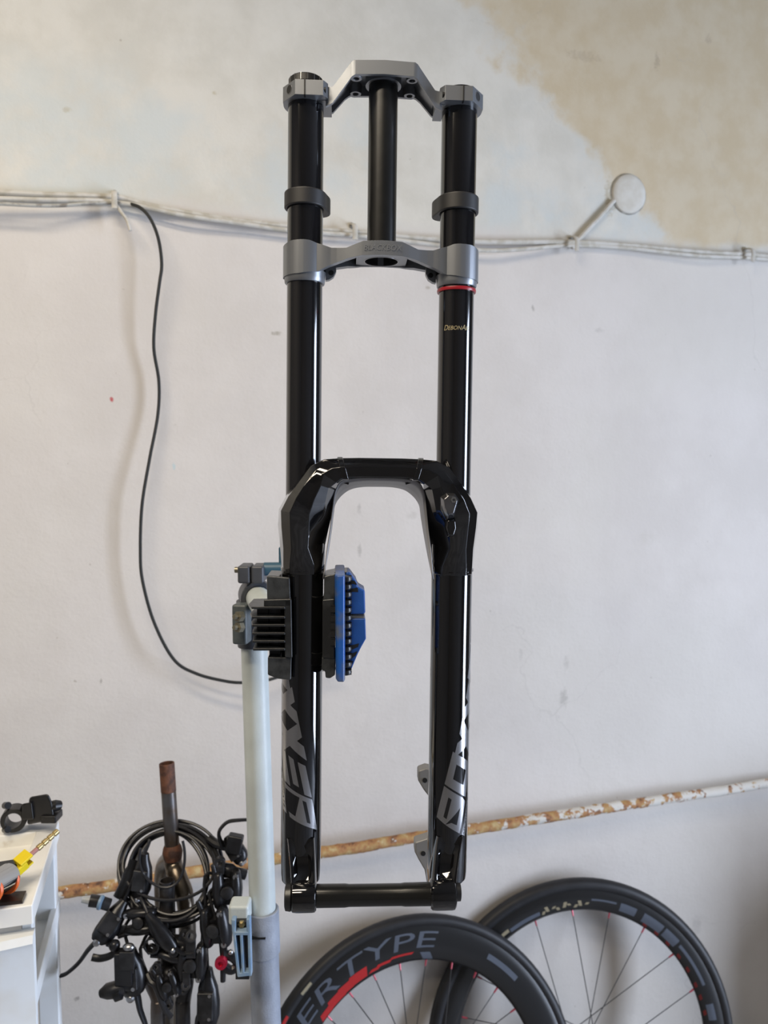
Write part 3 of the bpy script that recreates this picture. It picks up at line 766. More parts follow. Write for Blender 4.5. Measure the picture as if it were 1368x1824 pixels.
# blue pressure plate
b = fmb()
b.loft([[(fx(596, 1030, -30), -27, fz(1025, -30)), (fx(600, 1030, -30), -33, fz(1024, -30)), (fx(613, 1030, -30), -33, fz(1024, -30)), (fx(614.5, 1030, -30), -28, fz(1023, -30)), (fx(613.5, 1030, -30), 24, fz(1017, -30)), (fx(595.5, 1030, -30), 24, fz(1017, -30))],
        [(fx(598, 1210, -30), -27, fz(1212, -30)), (fx(601, 1210, -30), -33, fz(1214, -30)), (fx(613, 1210, -30), -33, fz(1214.5, -30)), (fx(614.8, 1210, -30), -28, fz(1213, -30)), (fx(614, 1210, -30), 24, fz(1205, -30)), (fx(598, 1210, -30), 24, fz(1205, -30))]])
plate = b.build('pressure_plate', M_bluew, stand, bevel=.0016, seg=3)
b = fmb(); b.prism([(fx(594.5, 1020, -10), fz(1022, -10)), (fx(595, 1020, -10), fz(1018, -10)), (fx(622, 1020, -10), fz(1017, -10)), (fx(622, 1020, -10), fz(1024, -10))], -14, 22)
b.build('plate_cap', M_jawr, plate, bevel=.0008)
for i in range(13):
    py = 1031 + i * 13.9
    b = fmb(); xx = fx(615.5, py, -22); z = fz(py, -22)
    b.lathe([(.5, -3.9), (5.2, -2.2), (5.9, 0), (5.2, 2.2), (.5, 3.9)], (xx + .5, -20, z), (0, 0, 1), 16)
    b.add([(xx - 3, -19, z - 3.2), (xx + 6, -19, z - 3.2), (xx + 6, 16, z - 3.2), (xx - 3, 16, z - 3.2), (xx - 3, -19, z + 3.2), (xx + 6, -19, z + 3.2), (xx + 6, 16, z + 3.2), (xx - 3, 16, z + 3.2)],
          [(0, 1, 2, 3), (4, 5, 6, 7), (0, 1, 5, 4), (1, 2, 6, 5), (2, 3, 7, 6), (3, 0, 4, 7)])
    b.build('ribbed_pad', M_black, plate, sharp=50)
# clamp handle: two winged halves with slots and a washer between
hy0, hy1 = -17, 17
def hp(px, py): return (fx(px, py, -17), fz(py, -17))
def wing(pts_outer, slots, nm):
    b = fmb(); b.prism([hp(*p) for p in pts_outer], hy0, hy1)
    h = b.build(nm, M_blue, plate, bevel=.0022, seg=3)
    for (x0, y0, x1, y1, x2, y2, x3, y3) in slots:
        b = fmb(); b.prism([hp(x0, y0), hp(x1, y1), hp(x2, y2), hp(x3, y3)], hy0 - .25, hy0 + 4); b.build('handle_slot', M_hole, h)
wing([(616, 1019), (622, 1018), (634, 1034), (638, 1045), (650, 1052), (651, 1090), (649, 1094), (624, 1094), (616, 1088)],
     [(624, 1033, 632, 1034, 636, 1041, 624, 1039), (624.5, 1049, 637, 1046, 638, 1054, 624.5, 1054)], 'clamp_wing')
wing([(616, 1106), (624, 1102), (651, 1102), (652, 1138), (644, 1152), (637, 1166), (627, 1190), (620, 1198), (616, 1196)],
     [(625, 1150, 639.5, 1146, 638, 1152, 625, 1158), (625, 1165, 637, 1160, 633, 1168, 625, 1174), (624.5, 1179, 629.5, 1177, 626, 1186, 624.5, 1188)], 'clamp_wing')
b = fmb(); b.box((fx(634, 1097, -10), 0, fz(1098, -10)), (17, 26, 3.2)); b.build('handle_washer', mat('grubby_washer', (.24, .22, .18), .6), plate, bevel=.0006)
b = fmb(); b.cyl((fx(600, 1098, 0), 0, fz(1098, 0)), (fx(630, 1098, 0), 0, fz(1098, 0)), 5, seg=16); b.build('clamp_screw', M_steel, plate)
# tripod foot, below the frame
for a in (90, 210, 330):
    d = V((cos(radians(a)), sin(radians(a)), 0))
    bb = MB(); bb.tube([col_at(.16), col_at(.10) + d * .06, V((stand_base.x, stand_base.y, .012)) + d * .30], .011, 12); bb.build('stand_leg', M_postd, stand)

# ==================================================================  THINGS ON THE WALL
def wall_run(name, pts, r, m, label, cat, group=None, n=10):
    path = spline([W(x, y, o) for x, y, o in pts], n)
    o = MB().tube(path, r, 10).build(name, m)
    return tag(o, label, cat, group)
wall_run('wall_cable', [(-60, 341, .010), (0, 343, .012), (90, 347, .013), (205, 351, .012), (250, 362, .011), (300, 373, .012), (400, 390, .012), (510, 403, .010), (625, 413, .008), (760, 425, .010), (870, 431, .012), (1015, 431, .010), (1120, 437, .010), (1250, 449, .012), (1330, 453, .010), (1420, 460, .010)],
         .0052, M_cable, 'thick cream painted cable, uppermost of the run along the wall', 'cable')
wall_run('wall_cable', [(-60, 353, .030), (0, 354, .028), (80, 356, .026), (160, 357, .022), (205, 360, .018), (260, 369, .022), (330, 384, .024), (430, 398, .020), (520, 411, .018), (640, 420, .016), (760, 434, .018), (860, 446, .022), (940, 443, .016), (1015, 437, .010), (1110, 441, .012), (1240, 455, .018), (1330, 459, .012), (1420, 466, .012)],
         .0042, M_cable, 'thinner cream cable hanging just below the thick one on the wall', 'cable')
wall_run('wall_cable', [(-60, 362, .034), (0, 363, .036), (60, 366, .036), (110, 366, .030), (160, 362, .024), (205, 361, .020), (235, 365, .018), (262, 371, .014), (300, 378, .011), (360, 386, .010)],
         .0032, M_cabled, 'dirty thin cable sagging lowest on the left of the wall', 'cable')
wall_run('cable_tail', [(208, 366, .020), (216, 378, .030), (226, 392, .034), (232, 411, .038)], .0030, M_cable, 'short cut-off cable end poking down beside the wall clip', 'cable')
wall_run('hanging_cable', [(228, 362, .018), (250, 370, .030), (268, 390, .036), (282, 425, .038), (288, 470, .036), (284, 505, .034), (277, 560, .030), (274, 620, .026), (283, 680, .022), (281, 740, .022), (266, 820, .026), (253, 900, .030), (250, 980, .030), (254, 1035, .030), (275, 1110, .034), (310, 1175, .038), (350, 1200, .040), (400, 1213, .042), (432, 1216, .044), (470, 1213, .040), (520, 1200, .034), (600, 1190, .030)],
         .0030, M_bcable, 'thin black cable hanging in a long curve down the wall', 'cable')
wall_run('branch_cable', [(1018, 441, .008), (1030, 427, .007), (1062, 392, .007), (1094, 357, .006)], .0050, M_cable, 'short painted cable climbing from the run to the round cover', 'cable')
# clips
for px, py, lab in ((205, 358, 'painted metal cable clip at the left, where the black cable branches off'), (626, 414, 'painted cable clip on the wall behind the fork steerer'),
                    (1015, 435, 'painted cable clip where the branch cable leaves the run'), (1325, 455, 'painted cable clip at the far right of the run')):
    c = W(px, py, 0); t = thing('cable_clip', lab, 'cable clip', c, 'clips along the wall cable')
    loop = [c + NX * a + V((0, 0, h)) for a, h in ((.001, .016), (.009, .013), (.022, .009), (.029, .001), (.030, -.009), (.029, -.016), (.030, -.022))]
    MB().tube(spline(loop, 4), .0020, 10, flat=2.6, up=NX).build('strap', M_cable, t)
    MB().lathe([(.0055, 0), (.0055, .003), (.002, .006)], c + V((0, 0, .013)), NX, 10).build('nail', M_cabled, t)
# round junction cover
jc = W(1119, 346, 0)
t = thing('junction_cover', 'round painted junction box cover high on the plaster wall', 'junction box', jc)
MB().lathe([(.042, -.002), (.0415, .003), (.039, .0055), (.028, .0062), (.003, .0065)], jc, NX, 48).build('cover', M_plaster, t, sharp=50)
MB().lathe([(.0445, -.002), (.0435, .0015), (.042, .002), (.042, -.002)], jc, NX, 48, loop=True).build('base_ring', M_cabled, t)
# rusty pipe
def rust_mat():
    m = bpy.data.materials.new('flaking_rusty_pipe'); m.use_nodes = True; nt = m.node_tree; N = nt.nodes; L = nt.links; b = N['Principled BSDF']
    b.inputs['Roughness'].default_value = .75
    tc = N.new('ShaderNodeTexCoord')
    def nz(s, d, off):
        mp = N.new('ShaderNodeMapping'); mp.inputs['Location'].default_value = off; L.new(tc.outputs['Object'], mp.inputs[0])
        n = N.new('ShaderNodeTexNoise'); n.inputs['Scale'].default_value = s; n.inputs['Detail'].default_value = d; n.inputs['Roughness'].default_value = .65; L.new(mp.outputs[0], n.inputs['Vector']); return n.outputs['Fac']
    r1 = N.new('ShaderNodeValToRGB'); cr = r1.color_ramp
    cr.elements[0].position = .34; cr.elements[0].color = (.10, .05, .03, 1); cr.elements[1].position = .66; cr.elements[1].color = (.50, .39, .20, 1)
    e = cr.elements.new(.46); e.color = (.36, .17, .07, 1); e = cr.elements.new(.56); e.color = (.42, .26, .10, 1)
    L.new(nz(48, 9, (0, 0, 0)), r1.inputs[0])
    sep = N.new('ShaderNodeSeparateXYZ'); L.new(tc.outputs['Object'], sep.inputs[0])
    # more surviving paint towards the right half
    bias = N.new('ShaderNodeMapRange'); bias.inputs[1].default_value = .0; bias.inputs[2].default_value = .75; bias.inputs[3].default_value = -.08; bias.inputs[4].default_value = .11; L.new(sep.outputs[0], bias.inputs[0])
    bias2 = N.new('ShaderNodeMapRange'); bias2.inputs[1].default_value = -.55; bias2.inputs[2].default_value = -.40; bias2.inputs[3].default_value = .06; bias2.inputs[4].default_value = 0; L.new(sep.outputs[0], bias2.inputs[0])
    ad1 = N.new('ShaderNodeMath'); ad1.operation = 'ADD'; L.new(nz(42, 9, (3, 3, 3)), ad1.inputs[0]); L.new(bias.outputs[0], ad1.inputs[1])
    ad2 = N.new('ShaderNodeMath'); ad2.operation = 'ADD'; L.new(ad1.outputs[0], ad2.inputs[0]); L.new(bias2.outputs[0], ad2.inputs[1])
    mr = N.new('ShaderNodeMapRange'); mr.inputs[1].default_value = .535; mr.inputs[2].default_value = .56; L.new(ad2.outputs[0], mr.inputs[0])
    mx = N.new('ShaderNodeMix'); mx.data_type = 'RGBA'; L.new(mr.outputs[0], mx.inputs[0]); L.new(r1.outputs[0], mx.inputs[6]); mx.inputs[7].default_value = (.62, .60, .55, 1)
    L.new(mx.outputs[2], b.inputs['Base Color'])
    bp = N.new('ShaderNodeBump'); bp.inputs['Strength'].default_value = .6; bp.inputs['Distance'].default_value = .003; L.new(ad2.outputs[0], bp.inputs['Height']); L.new(bp.outputs[0], b.inputs['Normal'])
    return m
pa, pb_ = W(-40, 1613, .034), W(1420, 1387, .034)
path = [pa + (pb_ - pa) * (i / 240) for i in range(241)]
path = [p + V((0, 0, .003 * noise.noise(V((i * .05, 0, 0))))) for i, p in enumerate(path)]
bb = MB(); rings = []
ddir = (pb_ - pa).normalized(); uu = V((0, 0, 1)); uu = (uu - ddir * uu.dot(ddir)).normalized(); ww = ddir.cross(uu)
for i, p in enumerate(path):
    rings.append([p + (uu * cos(2 * pi * j / 18) + ww * sin(2 * pi * j / 18)) * (.0110 + .0016 * noise.noise(V((i * .32, cos(2 * pi * j / 18) * 1.3, sin(2 * pi * j / 18) * 1.3))) + .0010 * noise.noise(V((i * .9, j * 1.1, 3)))) for j in range(18)])
bb.loft(rings)
tag(bb.build('rusty_pipe', rust_mat(), sharp=70), 'rusty heating pipe with flaking white paint running along the wall', 'pipe')

# ==================================================================  WHEELS
M_tyre = mat('black_tyre', (.014, .014, .016), .52, vary=.3, scale=30)
M_rim = mat('satin_carbon_rim', (.012, .012, .0125), .28, 0, .15)
M_decal = mat('slate_decal', (.085, .10, .13), .42)
M_dred = mat('red_decal', (.42, .012, .012), .45)
M_dred2 = mat('dark_red_decal', (.16, .012, .010), .45)
M_dgold = mat('dull_gold_decal', (.30, .26, .17), .5)
M_spoke = mat('spoke_steel', (.10, .10, .10), .32, .8)
M_nip = mat('red_anodised_nipple', (.45, .07, .10), .35, .3)
def wheel(label, c, yaw, tilt, r_to, r_rim_o, r_rim_i, n_sp, hub_w, phase, decals):
    yaw, tilt = radians(yaw), radians(tilt)
    e = V((cos(yaw), sin(yaw), 0)); up = V((-sin(yaw) * sin(tilt), cos(yaw) * sin(tilt), cos(tilt))); nn = e.cross(up)   # nn points at the wall side or viewer
    if nn.y > 0: nn = -nn
    rot = Matrix((e, up, nn)).transposed()
    t = thing('bicycle_wheel', label, 'bicycle wheel', c + (-up) * r_to, 'road wheels leaning on the wall')
    X4 = Matrix.Translation(c) @ rot.to_4x4()
    def wmb(): return MB(X4)
    # tyre
    rt = (r_to - r_rim_o) / 2 + .002; b = wmb(); rings = []
    for i in range(96):
        a = 2 * pi * i / 96; rings.append([((r_to - rt + rt * cos(2 * pi * j / 16)) * cos(a), (r_to - rt + rt * cos(2 * pi * j / 16)) * sin(a), rt * 1.08 * sin(2 * pi * j / 16)) for j in range(16)])
    b.loft(rings, loop=True); tyre = b.build('tyre', M_tyre, t, sharp=60)
    # rim: deep V section
    D = r_rim_o - r_rim_i
    sect = [(r_rim_o + .002, .0105), (r_rim_o - .004, .0118), (r_rim_o - .012, .0128), (r_rim_o - D * .55, .0120), (r_rim_i + .008, .0080), (r_rim_i + .001, .0040), (r_rim_i, 0)]
    sect = sect + [(r, -h) for r, h in sect[-2::-1]]
    b = wmb(); rings = []
    for i in range(120):
        a = 2 * pi * i / 120; rings.append([(r * cos(a), r * sin(a), h) for r, h in sect])
    b.loft(rings, loop=True); rim = b.build('rim', M_rim, t, sharp=50)
    def side_h(r):
        tab = sorted([(s_[0], s_[1]) for s_ in sect[:7]]); return interp(r, tab)
    # hub
    b = wmb(); b.lathe([(.009, -hub_w / 2 - .012), (.009, -hub_w / 2), (.022, -hub_w / 2 + .001), (.022, -hub_w / 2 + .005), (.012, -hub_w / 2 + .012), (.012, hub_w / 2 - .012), (.022, hub_w / 2 - .005), (.022, hub_w / 2 - .001), (.009, hub_w / 2), (.009, hub_w / 2 + .012)], (0, 0, 0), (0, 0, 1), 28)
    b.build('hub', M_rim, t)
    for i in range(n_sp):
        a = 2 * pi * (i + phase) / n_sp; side = 1 if i % 2 else -1; cr = radians(62) * (1 if (i // 2) % 2 else -1)
        p0 = V((r_rim_i * cos(a), r_rim_i * sin(a), 0)); p1 = V((.021 * cos(a + cr), .021 * sin(a + cr), side * (hub_w / 2 - .003)))
        d = (p1 - p0).normalized()
        b = wmb(); b.cyl(p0 + d * .010, p1, .0010, seg=6); sp = b.build('spoke', M_spoke, t)
        b = wmb(); b.cyl(p0 - d * .002, p0 + d * .012, .0022, .0017, 8); b.build('nipple', M_nip, sp)
    decals(wmb, rim, tyre, side_h, X4)
    return t
def wang(px, py, X4):      # (angle, radius) in a wheel's plane for a pixel
    n = X4.to_3x3() @ V((0, 0, 1)); c = X4.translation; p = X4.inverted() @ on_plane(px, py, c, n)
    return atan2(p.y, p.x), math.hypot(p.x, p.y)
def patch(wmb, side_h, a0, a1, r0, r1, m, nm, parent, skew=0.0, n=8, lift=.0004):
    b = wmb(); rows = []
    for j in range(5):
        r = r0 + (r1 - r0) * j / 4
        rows.append([(r * cos(a0 + (a1 - a0) * i / n + skew * j / 4), r * sin(a0 + (a1 - a0) * i / n + skew * j / 4), side_h(r) + lift) for i in range(n + 1)])
    b.loft(rows, cap=False, closed=False); b.build(nm, m, parent)
def arc_text(wmb, s, a_start, a_end, r0, h, side_h, m, nm, parent, it=.0, lift=.0005):
    vs, fs, wd = text_shape(s, 1.0, 1.0); hh = max(v[1] for v in vs)
    # cut long triangles so the letters bend with the rim
    bm = bmesh.new(); bv = [bm.verts.new((x, y, 0)) for x, y in vs]
    for f in fs:
        try: bm.faces.new([bv[i] for i in f])
        except ValueError: pass
    bmesh.ops.subdivide_edges(bm, edges=bm.edges[:], cuts=2, use_grid_fill=True)
    bm.verts.index_update(); vs = [(v.co.x, v.co.y) for v in bm.verts]; fs = [tuple(v.index for v in f.verts) for f in bm.faces]; bm.free()
    pts = []
    for x, y in vs:
        r = r0 + h * y / hh; a = a_start + (a_end - a_start) * (x / wd) - it * y / hh
        pts.append((r * cos(a), r * sin(a), side_h(r) + lift))
    b = wmb(); b.add(pts, fs); b.build(nm, m, parent)
def front_decals(wmb, rim, tyre, side_h, X4):
    a0, _ = wang(532, 1822, X4); a1, _ = wang(770, 1672, X4)
    arc_text(wmb, 'ERTYPE', a0, a1, .281, .030, side_h, M_decal, 'rim_lettering', rim, .03)
    for (x0, y0, x1, y1, ra, rb, sk) in ((566, 1812, 585, 1786, .258, .270, .02), (580, 1790, 608, 1757, .259, .275, .02), (596, 1770, 622, 1742, .261, .277, .03), (618, 1748, 646, 1720, .262, .280, .02), (650, 1722, 668, 1712, .263, .268, .03), (664, 1712, 690, 1700, .266, .271, .02), (690, 1700, 730, 1688, .270, .274, .02)):
        b0, _ = wang(x0, y0, X4); b1, _ = wang(x1, y1, X4); patch(wmb, side_h, b0, b1, ra, rb, M_dred, 'red_rim_mark', rim, -sk)
    b0, _ = wang(862, 1706, X4); b1, _ = wang(912, 1745, X4); patch(wmb, side_h, b0, b1, .288, .299, M_decal, 'rim_mark', rim)
    b0, _ = wang(752, 1690, X4); b1, _ = wang(770, 1690, X4); patch(wmb, side_h, b0, b1, .258, .272, M_decal, 'rim_mark', rim, .03)
    tl = lambda r: sqrt(max(1e-8, .012 ** 2 - (r - .329) ** 2)) * 1.08
    b0, _ = wang(534, 1766, X4); b1, _ = wang(550, 1744, X4); patch(wmb, tl, b0, b1, .323, .330, M_dgold, 'tyre_mark', tyre, lift=.0012)
    b0, _ = wang(503, 1822, X4); b1, _ = wang(511, 1806, X4); patch(wmb, tl, b0, b1, .323, .330, M_dred, 'tyre_mark', tyre, lift=.0012)
def back_decals(wmb, rim, tyre, side_h, X4):
    def pt(x0, y0, x1, y1, ra, rb, m, nm, sk=0): 
        b0, _ = wang(x0, y0, X4); b1, _ = wang(x1, y1, X4); patch(wmb, side_h, b0, b1, ra, rb, m, nm, rim, sk)
    pt(900, 1643, 955, 1612, .284, .293, M_decal, 'rim_mark'); pt(890, 1660, 900, 1648, .288, .296, M_dgold, 'rim_mark')
    for i in range(9):
        x = 958 + i * 10; pt(x, 1612 - i * 1.6, x + 6, 1611 - i * 1.6, .283 + .003 * (i % 3), .290 + .004 * ((i * 2) % 3), M_dgold, 'rim_mark', .012 if i % 2 else -.012)
    pt(1050, 1596, 1095, 1601, .298, .302, M_decal, 'rim_mark'); pt(1102, 1606, 1130, 1618, .286, .304, M_decal, 'rim_mark')
    pt(1140, 1632, 1175, 1652, .284, .304, M_decal, 'rim_mark'); pt(1178, 1656, 1200, 1678, .284, .304, M_decal, 'rim_mark'); pt(1204, 1682, 1246, 1752, .293, .300, M_decal, 'rim_mark'); pt(1256, 1785, 1268, 1812, .286, .302, M_decal, 'rim_mark')
    for x, y in ((1150, 1638), (1170, 1655), (1190, 1674), (1210, 1698), (1226, 1722), (1240, 1750), (1250, 1772), (1258, 1800)):
        pt(x - 2, y - 3, x + 3, y + 5, .278, .284, M_dred2, 'red_rim_mark', .012)
wheel('road wheel with grey lettering and red marks on its deep black rim, nearer the stand', V((.073, 1.432, .342 * cos(radians(18)) + .004)), 16.2, 18, .342, .320, .255, 28, .07, .35, front_decals)
wheel('plainer road wheel with a shallower rim leaning on the wall, farther right', V((.430, 1.574, .342 * cos(radians(12.3)) + .003)), 6.6, 12.3, .342, .318, .275, 20, .07, .1, back_decals)

# ==================================================================  OLD FORKS BEHIND THE STAND
M_rust = mat('brown_rust', (.14, .055, .028), .75, color2=(.05, .022, .014), scale=70, lo=.4, hi=.6, bump=.4, bscale=300)
M_oldst = mat('dull_dark_steel', (.13, .125, .125), .38, .75, color2=(.10, .07, .05), scale=25)
M_oldchr = mat('tarnished_brown_chrome', (.20, .18, .15), .28, .85, color2=(.10, .08, .06), scale=14)
M_dark = mat('dark_painted_steel', (.018, .018, .021), .35, .2, color2=(.04, .035, .032), scale=40)
SHZ = .42
d0 = 1.24
s_top = P(297, 1359, d0); s_bot = P(307, 1513, d0)
sd = (s_bot - s_top).normalized()
base_pt = P(318, 1824, 1.26); base_pt.z = SHZ
of = thing('old_fork', 'old rusty bicycle fork with bare steel steerer standing upright behind the stand post', 'bicycle fork', base_pt)
smid = s_top + sd * (.046)
MB().pipe(s_top, smid, .0121, .0098, 32).build('rusty_steerer_end', M_rust, of, bevel=.0008)
MB().cyl(smid, s_bot, .0118, seg=32).build('steerer', M_oldst, of)
MB().lathe([(.0122, -.008), (.0145, -.003), (.0160, .004), (.0150, .010), (.0138, .016)], s_bot, sd, 32).build('crown_race', M_rust, of)
lp = spline([s_bot + sd * .010, P(309, 1540, d0), P(317, 1565, d0 - .012), P(329, 1600, d0 - .02), P(334, 1660, d0 - .02), P(331, 1740, d0), P(322, 1824, d0 + .02), V((P(316, 1824, 1.28).x, P(316, 1824, 1.28).y, SHZ + .012))], 8)
MB().tube(lp, [.0140] * 12 + [.0150] * 12 + [.0135] * (len(lp) - 24), 20).build('fork_blade', M_oldchr, of)
lp = spline([s_bot + sd * .012, P(292, 1540, d0 + .03), P(288, 1580, d0 + .05), P(292, 1660, d0 + .06), P(296, 1760, d0 + .05), V((P(298, 1824, 1.32).x, P(298, 1824, 1.32).y, SHZ + .012))], 8)
MB().tube(lp, .0125, 18).build('fork_blade', M_oldchr, of)
# second fork: dark steerer with an open top
t2 = P(297, 1568, 1.19); b2 = P(300, 1730, 1.19)
sf_base = P(300, 1824, 1.19); sf_base.z = SHZ
sf = thing('spare_fork', 'dark painted spare fork with open steerer end tucked behind the hose coils', 'bicycle fork', sf_base)
MB().pipe(t2, b2, .0120, .0098, 28).build('steerer', M_dark, sf)
MB().ball(b2, .024, 20, (1.25, .9, .7)).build('fork_crown', M_dark, sf)
for sx, x1 in ((-1, 282), (1, 326)):
    e1 = P(x1, 1824, 1.19); e1.z = SHZ + .011
    MB().tube(spline([b2, b2 + V((sx * .026, 0, -.012)), P(x1, 1778, 1.19), P(x1, 1824, 1.19), e1], 6), .0115, 16).build('fork_blade', M_oldst if sx < 0 else M_dark, sf)
# low crate the forks stand on, below the frame
cr_c = V((P(300, 1824, 1.235).x, 1.19, 0))
ck = thing('wooden_crate', 'low wooden crate under the old forks, below the picture edge', 'crate', cr_c)
M_wood = mat('bare_wood', (.30, .20, .11), .7, vary=.4, scale=20)
for k in range(4):
    MB().box(cr_c + V((-.084 + k * .056, 0, SHZ - .01)), (.052, .24, .02)).build('slat', M_wood, ck)
for sx in (-1, 1):
    for sy in (-1, 1): MB().box(cr_c + V((sx * .095, sy * .10, (SHZ - .02) / 2)), (.03, .03, SHZ - .02)).build('corner_post', M_wood, ck)
for sy in (-1, 1):
    for k in range(2): MB().box(cr_c + V((0, sy * .121, .10 + k * .2)), (.22, .012, .09)).build('side_slat', M_wood, ck)

# ==================================================================  HYDRAULIC BRAKES HANGING ON THE FORKS
M_bk = mat('satin_black_alloy', (.014, .014, .016), .30, .2, vary=.4, scale=60)
M_bkg = mat('worn_black_alloy', (.035, .035, .038), .36, .4, color2=(.015, .015, .016), scale=60)
M_hose = mat('black_hose', (.013, .013, .015), .33)
M_bolt = mat('bright_bolt', (.40, .40, .41), .32, 1.0)
M_pink = mat('red_anodised', (.50, .02, .06), .25, .6)
def frame3(xd, hint):
    x = V(xd).normalized(); z = V(hint); z = (z - x * z.dot(x)).normalized(); y = z.cross(x)
    return Matrix((x, y, z)).transposed().to_4x4()
def lever_set(root, a, b_, blade, hint=(0, -1, 0), size=1.0, clamp=True, reservoir=True, clamp_side=1):
    """a: hose end of the master cylinder, b_: pivot end; blade: list of points of the lever blade"""
    a, b_ = V(a), V(b_); L_ = (b_ - a).length; X4 = Matrix.Translation(a) @ frame3(b_ - a, hint); s = size
    m = MB(X4); rings = []
    for t, w, h, off in ((-.02, .004, .004, 0), (0, .0065, .0065, 0), (.12, .0085, .0085, 0), (.30, .0130, .0105, .001), (.55, .0150, .0120, .002), (.78, .0150, .0120, .002), (.92, .0125, .0105, .001), (1.0, .0085, .0080, 0)):
        rings.append([(t * L_, s * (w * cos(q_) * (1 if abs(cos(q_)) < .8 else 1.0)) + off * s * clamp_side, s * h * sin(q_)) for q_ in [2 * pi * j / 14 + .2 for j in range(14)]])
    m.loft(rings); body = m.build('lever_body', M_bk, root, sharp=45)
    if reservoir:
        m = MB(X4); m.box((.55 * L_, 0, .0105 * s), (.46 * L_, .021 * s, .008 * s)); m.build('reservoir_cap', M_bkg, body, bevel=.0016 * s, seg=3)
        for k in (.36, .74):
            m = MB(X4); m.lathe([(.0022 * s, 0), (.0022 * s, .0012)], (k * L_, .006 * s, .0143 * s), (0, 0, 1), 8); m.build('cap_screw', M_bolt, body)
    if clamp:
        m = MB(X4); m.pipe((.62 * L_, clamp_side * .026 * s, -.008 * s), (.62 * L_, clamp_side * .026 * s, .007 * s), .0145 * s, .0112 * s, 28)
        m.box((.62 * L_, clamp_side * .013 * s, -.001 * s), (.016 * s, .012 * s, .013 * s)); m.build('bar_clamp', M_bk, body, bevel=.0008)
        m = MB(X4); m.cyl((.62 * L_ - .009 * s, clamp_side * .041 * s, 0), (.62 * L_ + .009 * s, clamp_side * .041 * s, 0), .0028 * s, seg=10); m.build('clamp_bolt', M_bolt, body)
    bp_ = spline(blade, 8); n = len(bp_)
    m = MB(); m.tube(bp_, [s * (.0062 - .0026 * i / n) for i in range(n)], 12, flat=.55, up=hint); m.build('lever_blade', M_bk, body)
    m = MB(); m.lathe([(.0048 * s, -.008 * s), (.0048 * s, .008 * s), (.0025 * s, .010 * s)], b_, X4.to_3x3() @ V((0, 0, 1)), 12); m.build('pivot_bolt', M_bolt, body)
    return body
def caliper(root, c, xd, hint=(0, -1, 0), size=1.0, ears=True, knob=None):
    X4 = Matrix.Translation(V(c)) @ frame3(xd, hint); s = size
    m = MB(X4)
    for sy in (-1, 1):
        rings = []
        for t, w, h in ((-1, .008, .006), (-.9, .012, .008), (-.4, .0165, .0105), (0, .018, .011), (.4, .0165, .0105), (.9, .012, .008), (1, .008, .006)):
            rings.append([(t * .024 * s, sy * .0115 * s + s * w * .62 * cos(q_) * .8, s * h * 1.2 * sin(q_)) for q_ in [2 * pi * j / 12 for j in range(12)]])
        m.loft(rings)
    m.box((.004 * s, 0, 0), (.030 * s, .020 * s, .012 * s)); body = m.build('caliper', M_bk, root, sharp=50)
    m = MB(X4); m.lathe([(.0085 * s, 0), (.0085 * s, .003 * s), (.006 * s, .0045 * s)], (0, 0, .0105 * s), (0, 0, 1), 20); m.build('piston_cap', M_bkg, body)
    for sx in (-1, 1):
        m = MB(X4); m.lathe([(.0036 * s, 0), (.0036 * s, .004 * s), (.0018 * s, .004 * s)], (sx * .019 * s, .011 * s, .006 * s), (0, 0, 1), 8); m.build('caliper_bolt', M_bolt, body)
        if ears:
            m = MB(X4); m.pipe((sx * .036 * s, -.010 * s, -.004 * s), (sx * .036 * s, -.010 * s, .004 * s), .0075 * s, .0034 * s, 18); m.box((sx * .027 * s, -.009 * s, 0), (.012 * s, .010 * s, .0075 * s)); m.build('mount_ear', M_bkg, body, bevel=.0006)
    m = MB(X4); m.cyl((-.012 * s, -.014 * s, 0), (-.034 * s, -.019 * s, .002 * s), .0042 * s, .0032 * s, 12); m.build('hose_fitting', M_bkg, body)
    if knob:
        m = MB(X4); m.lathe([(.0078 * s, 0), (.0088 * s, .004 * s), (.0080 * s, .008 * s), (.0035 * s, .008 * s), (.0030 * s, .005 * s)], knob, (0, 0, 1), 20); m.build('red_dial', M_pink, body)
    return body
def coil(px, py, rx, ry, d, turns, a0, tiltd=.035, wob=2.0, seed=0):
    rnd = random.Random(seed); pts = []; n = int(26 * turns)
    ph = rnd.random() * 6; k1 = rnd.uniform(.6, 1.4)
    for i in range(n + 1):
        a = radians(a0) + 2 * pi * turns * i / n
        k = 1 + .035 * sin(a * .5 * k1 + ph)
        pts.append(P(px + rx * k * cos(a) + wob * sin(2.3 * a + ph), py - ry * k * sin(a) + wob * cos(1.7 * a + ph), d + tiltd * sin(a) + .006 * sin(a * .7 + ph)))
    return pts
def hose(root, pts, r=.0026): return MB().tube(spline(pts, 3) if len(pts) < 200 else pts, r, 9).build('hose', M_hose, root)
GRP = 'spare hydraulic disc brakes hung on the old forks'
# 1: lever lowest left, blade pointing down to the trolley
r1 = thing('hydraulic_brake', 'black hydraulic brake whose lever blade points down toward the white trolley', 'bicycle brake', P(190, 1700, 1.17), GRP)
lever_set(r1, P(222, 1605, 1.18), P(172, 1678, 1.15), [P(172, 1676, 1.15), P(157, 1692, 1.145), P(140, 1715, 1.142), P(120, 1733, 1.142), P(108, 1738, 1.143)], size=1.12, clamp=False)
MB().tube([P(195, 1612, 1.165), P(176, 1606, 1.16), P(160, 1604, 1.158)], .0090, 14).build('hose_banjo', M_bkg, r1)
MB().cyl(P(160, 1604, 1.158), P(146, 1602, 1.156), .0058, .0045, 12).build('white_plug', mat('white_plastic_plug', (.5, .52, .52), .4), r1)
MB().cyl(P(181, 1608, 1.150), P(177, 1607, 1.150), .0105, seg=16).build('blue_washer', mat('dusty_blue_ring', (.16, .24, .32), .4), r1)
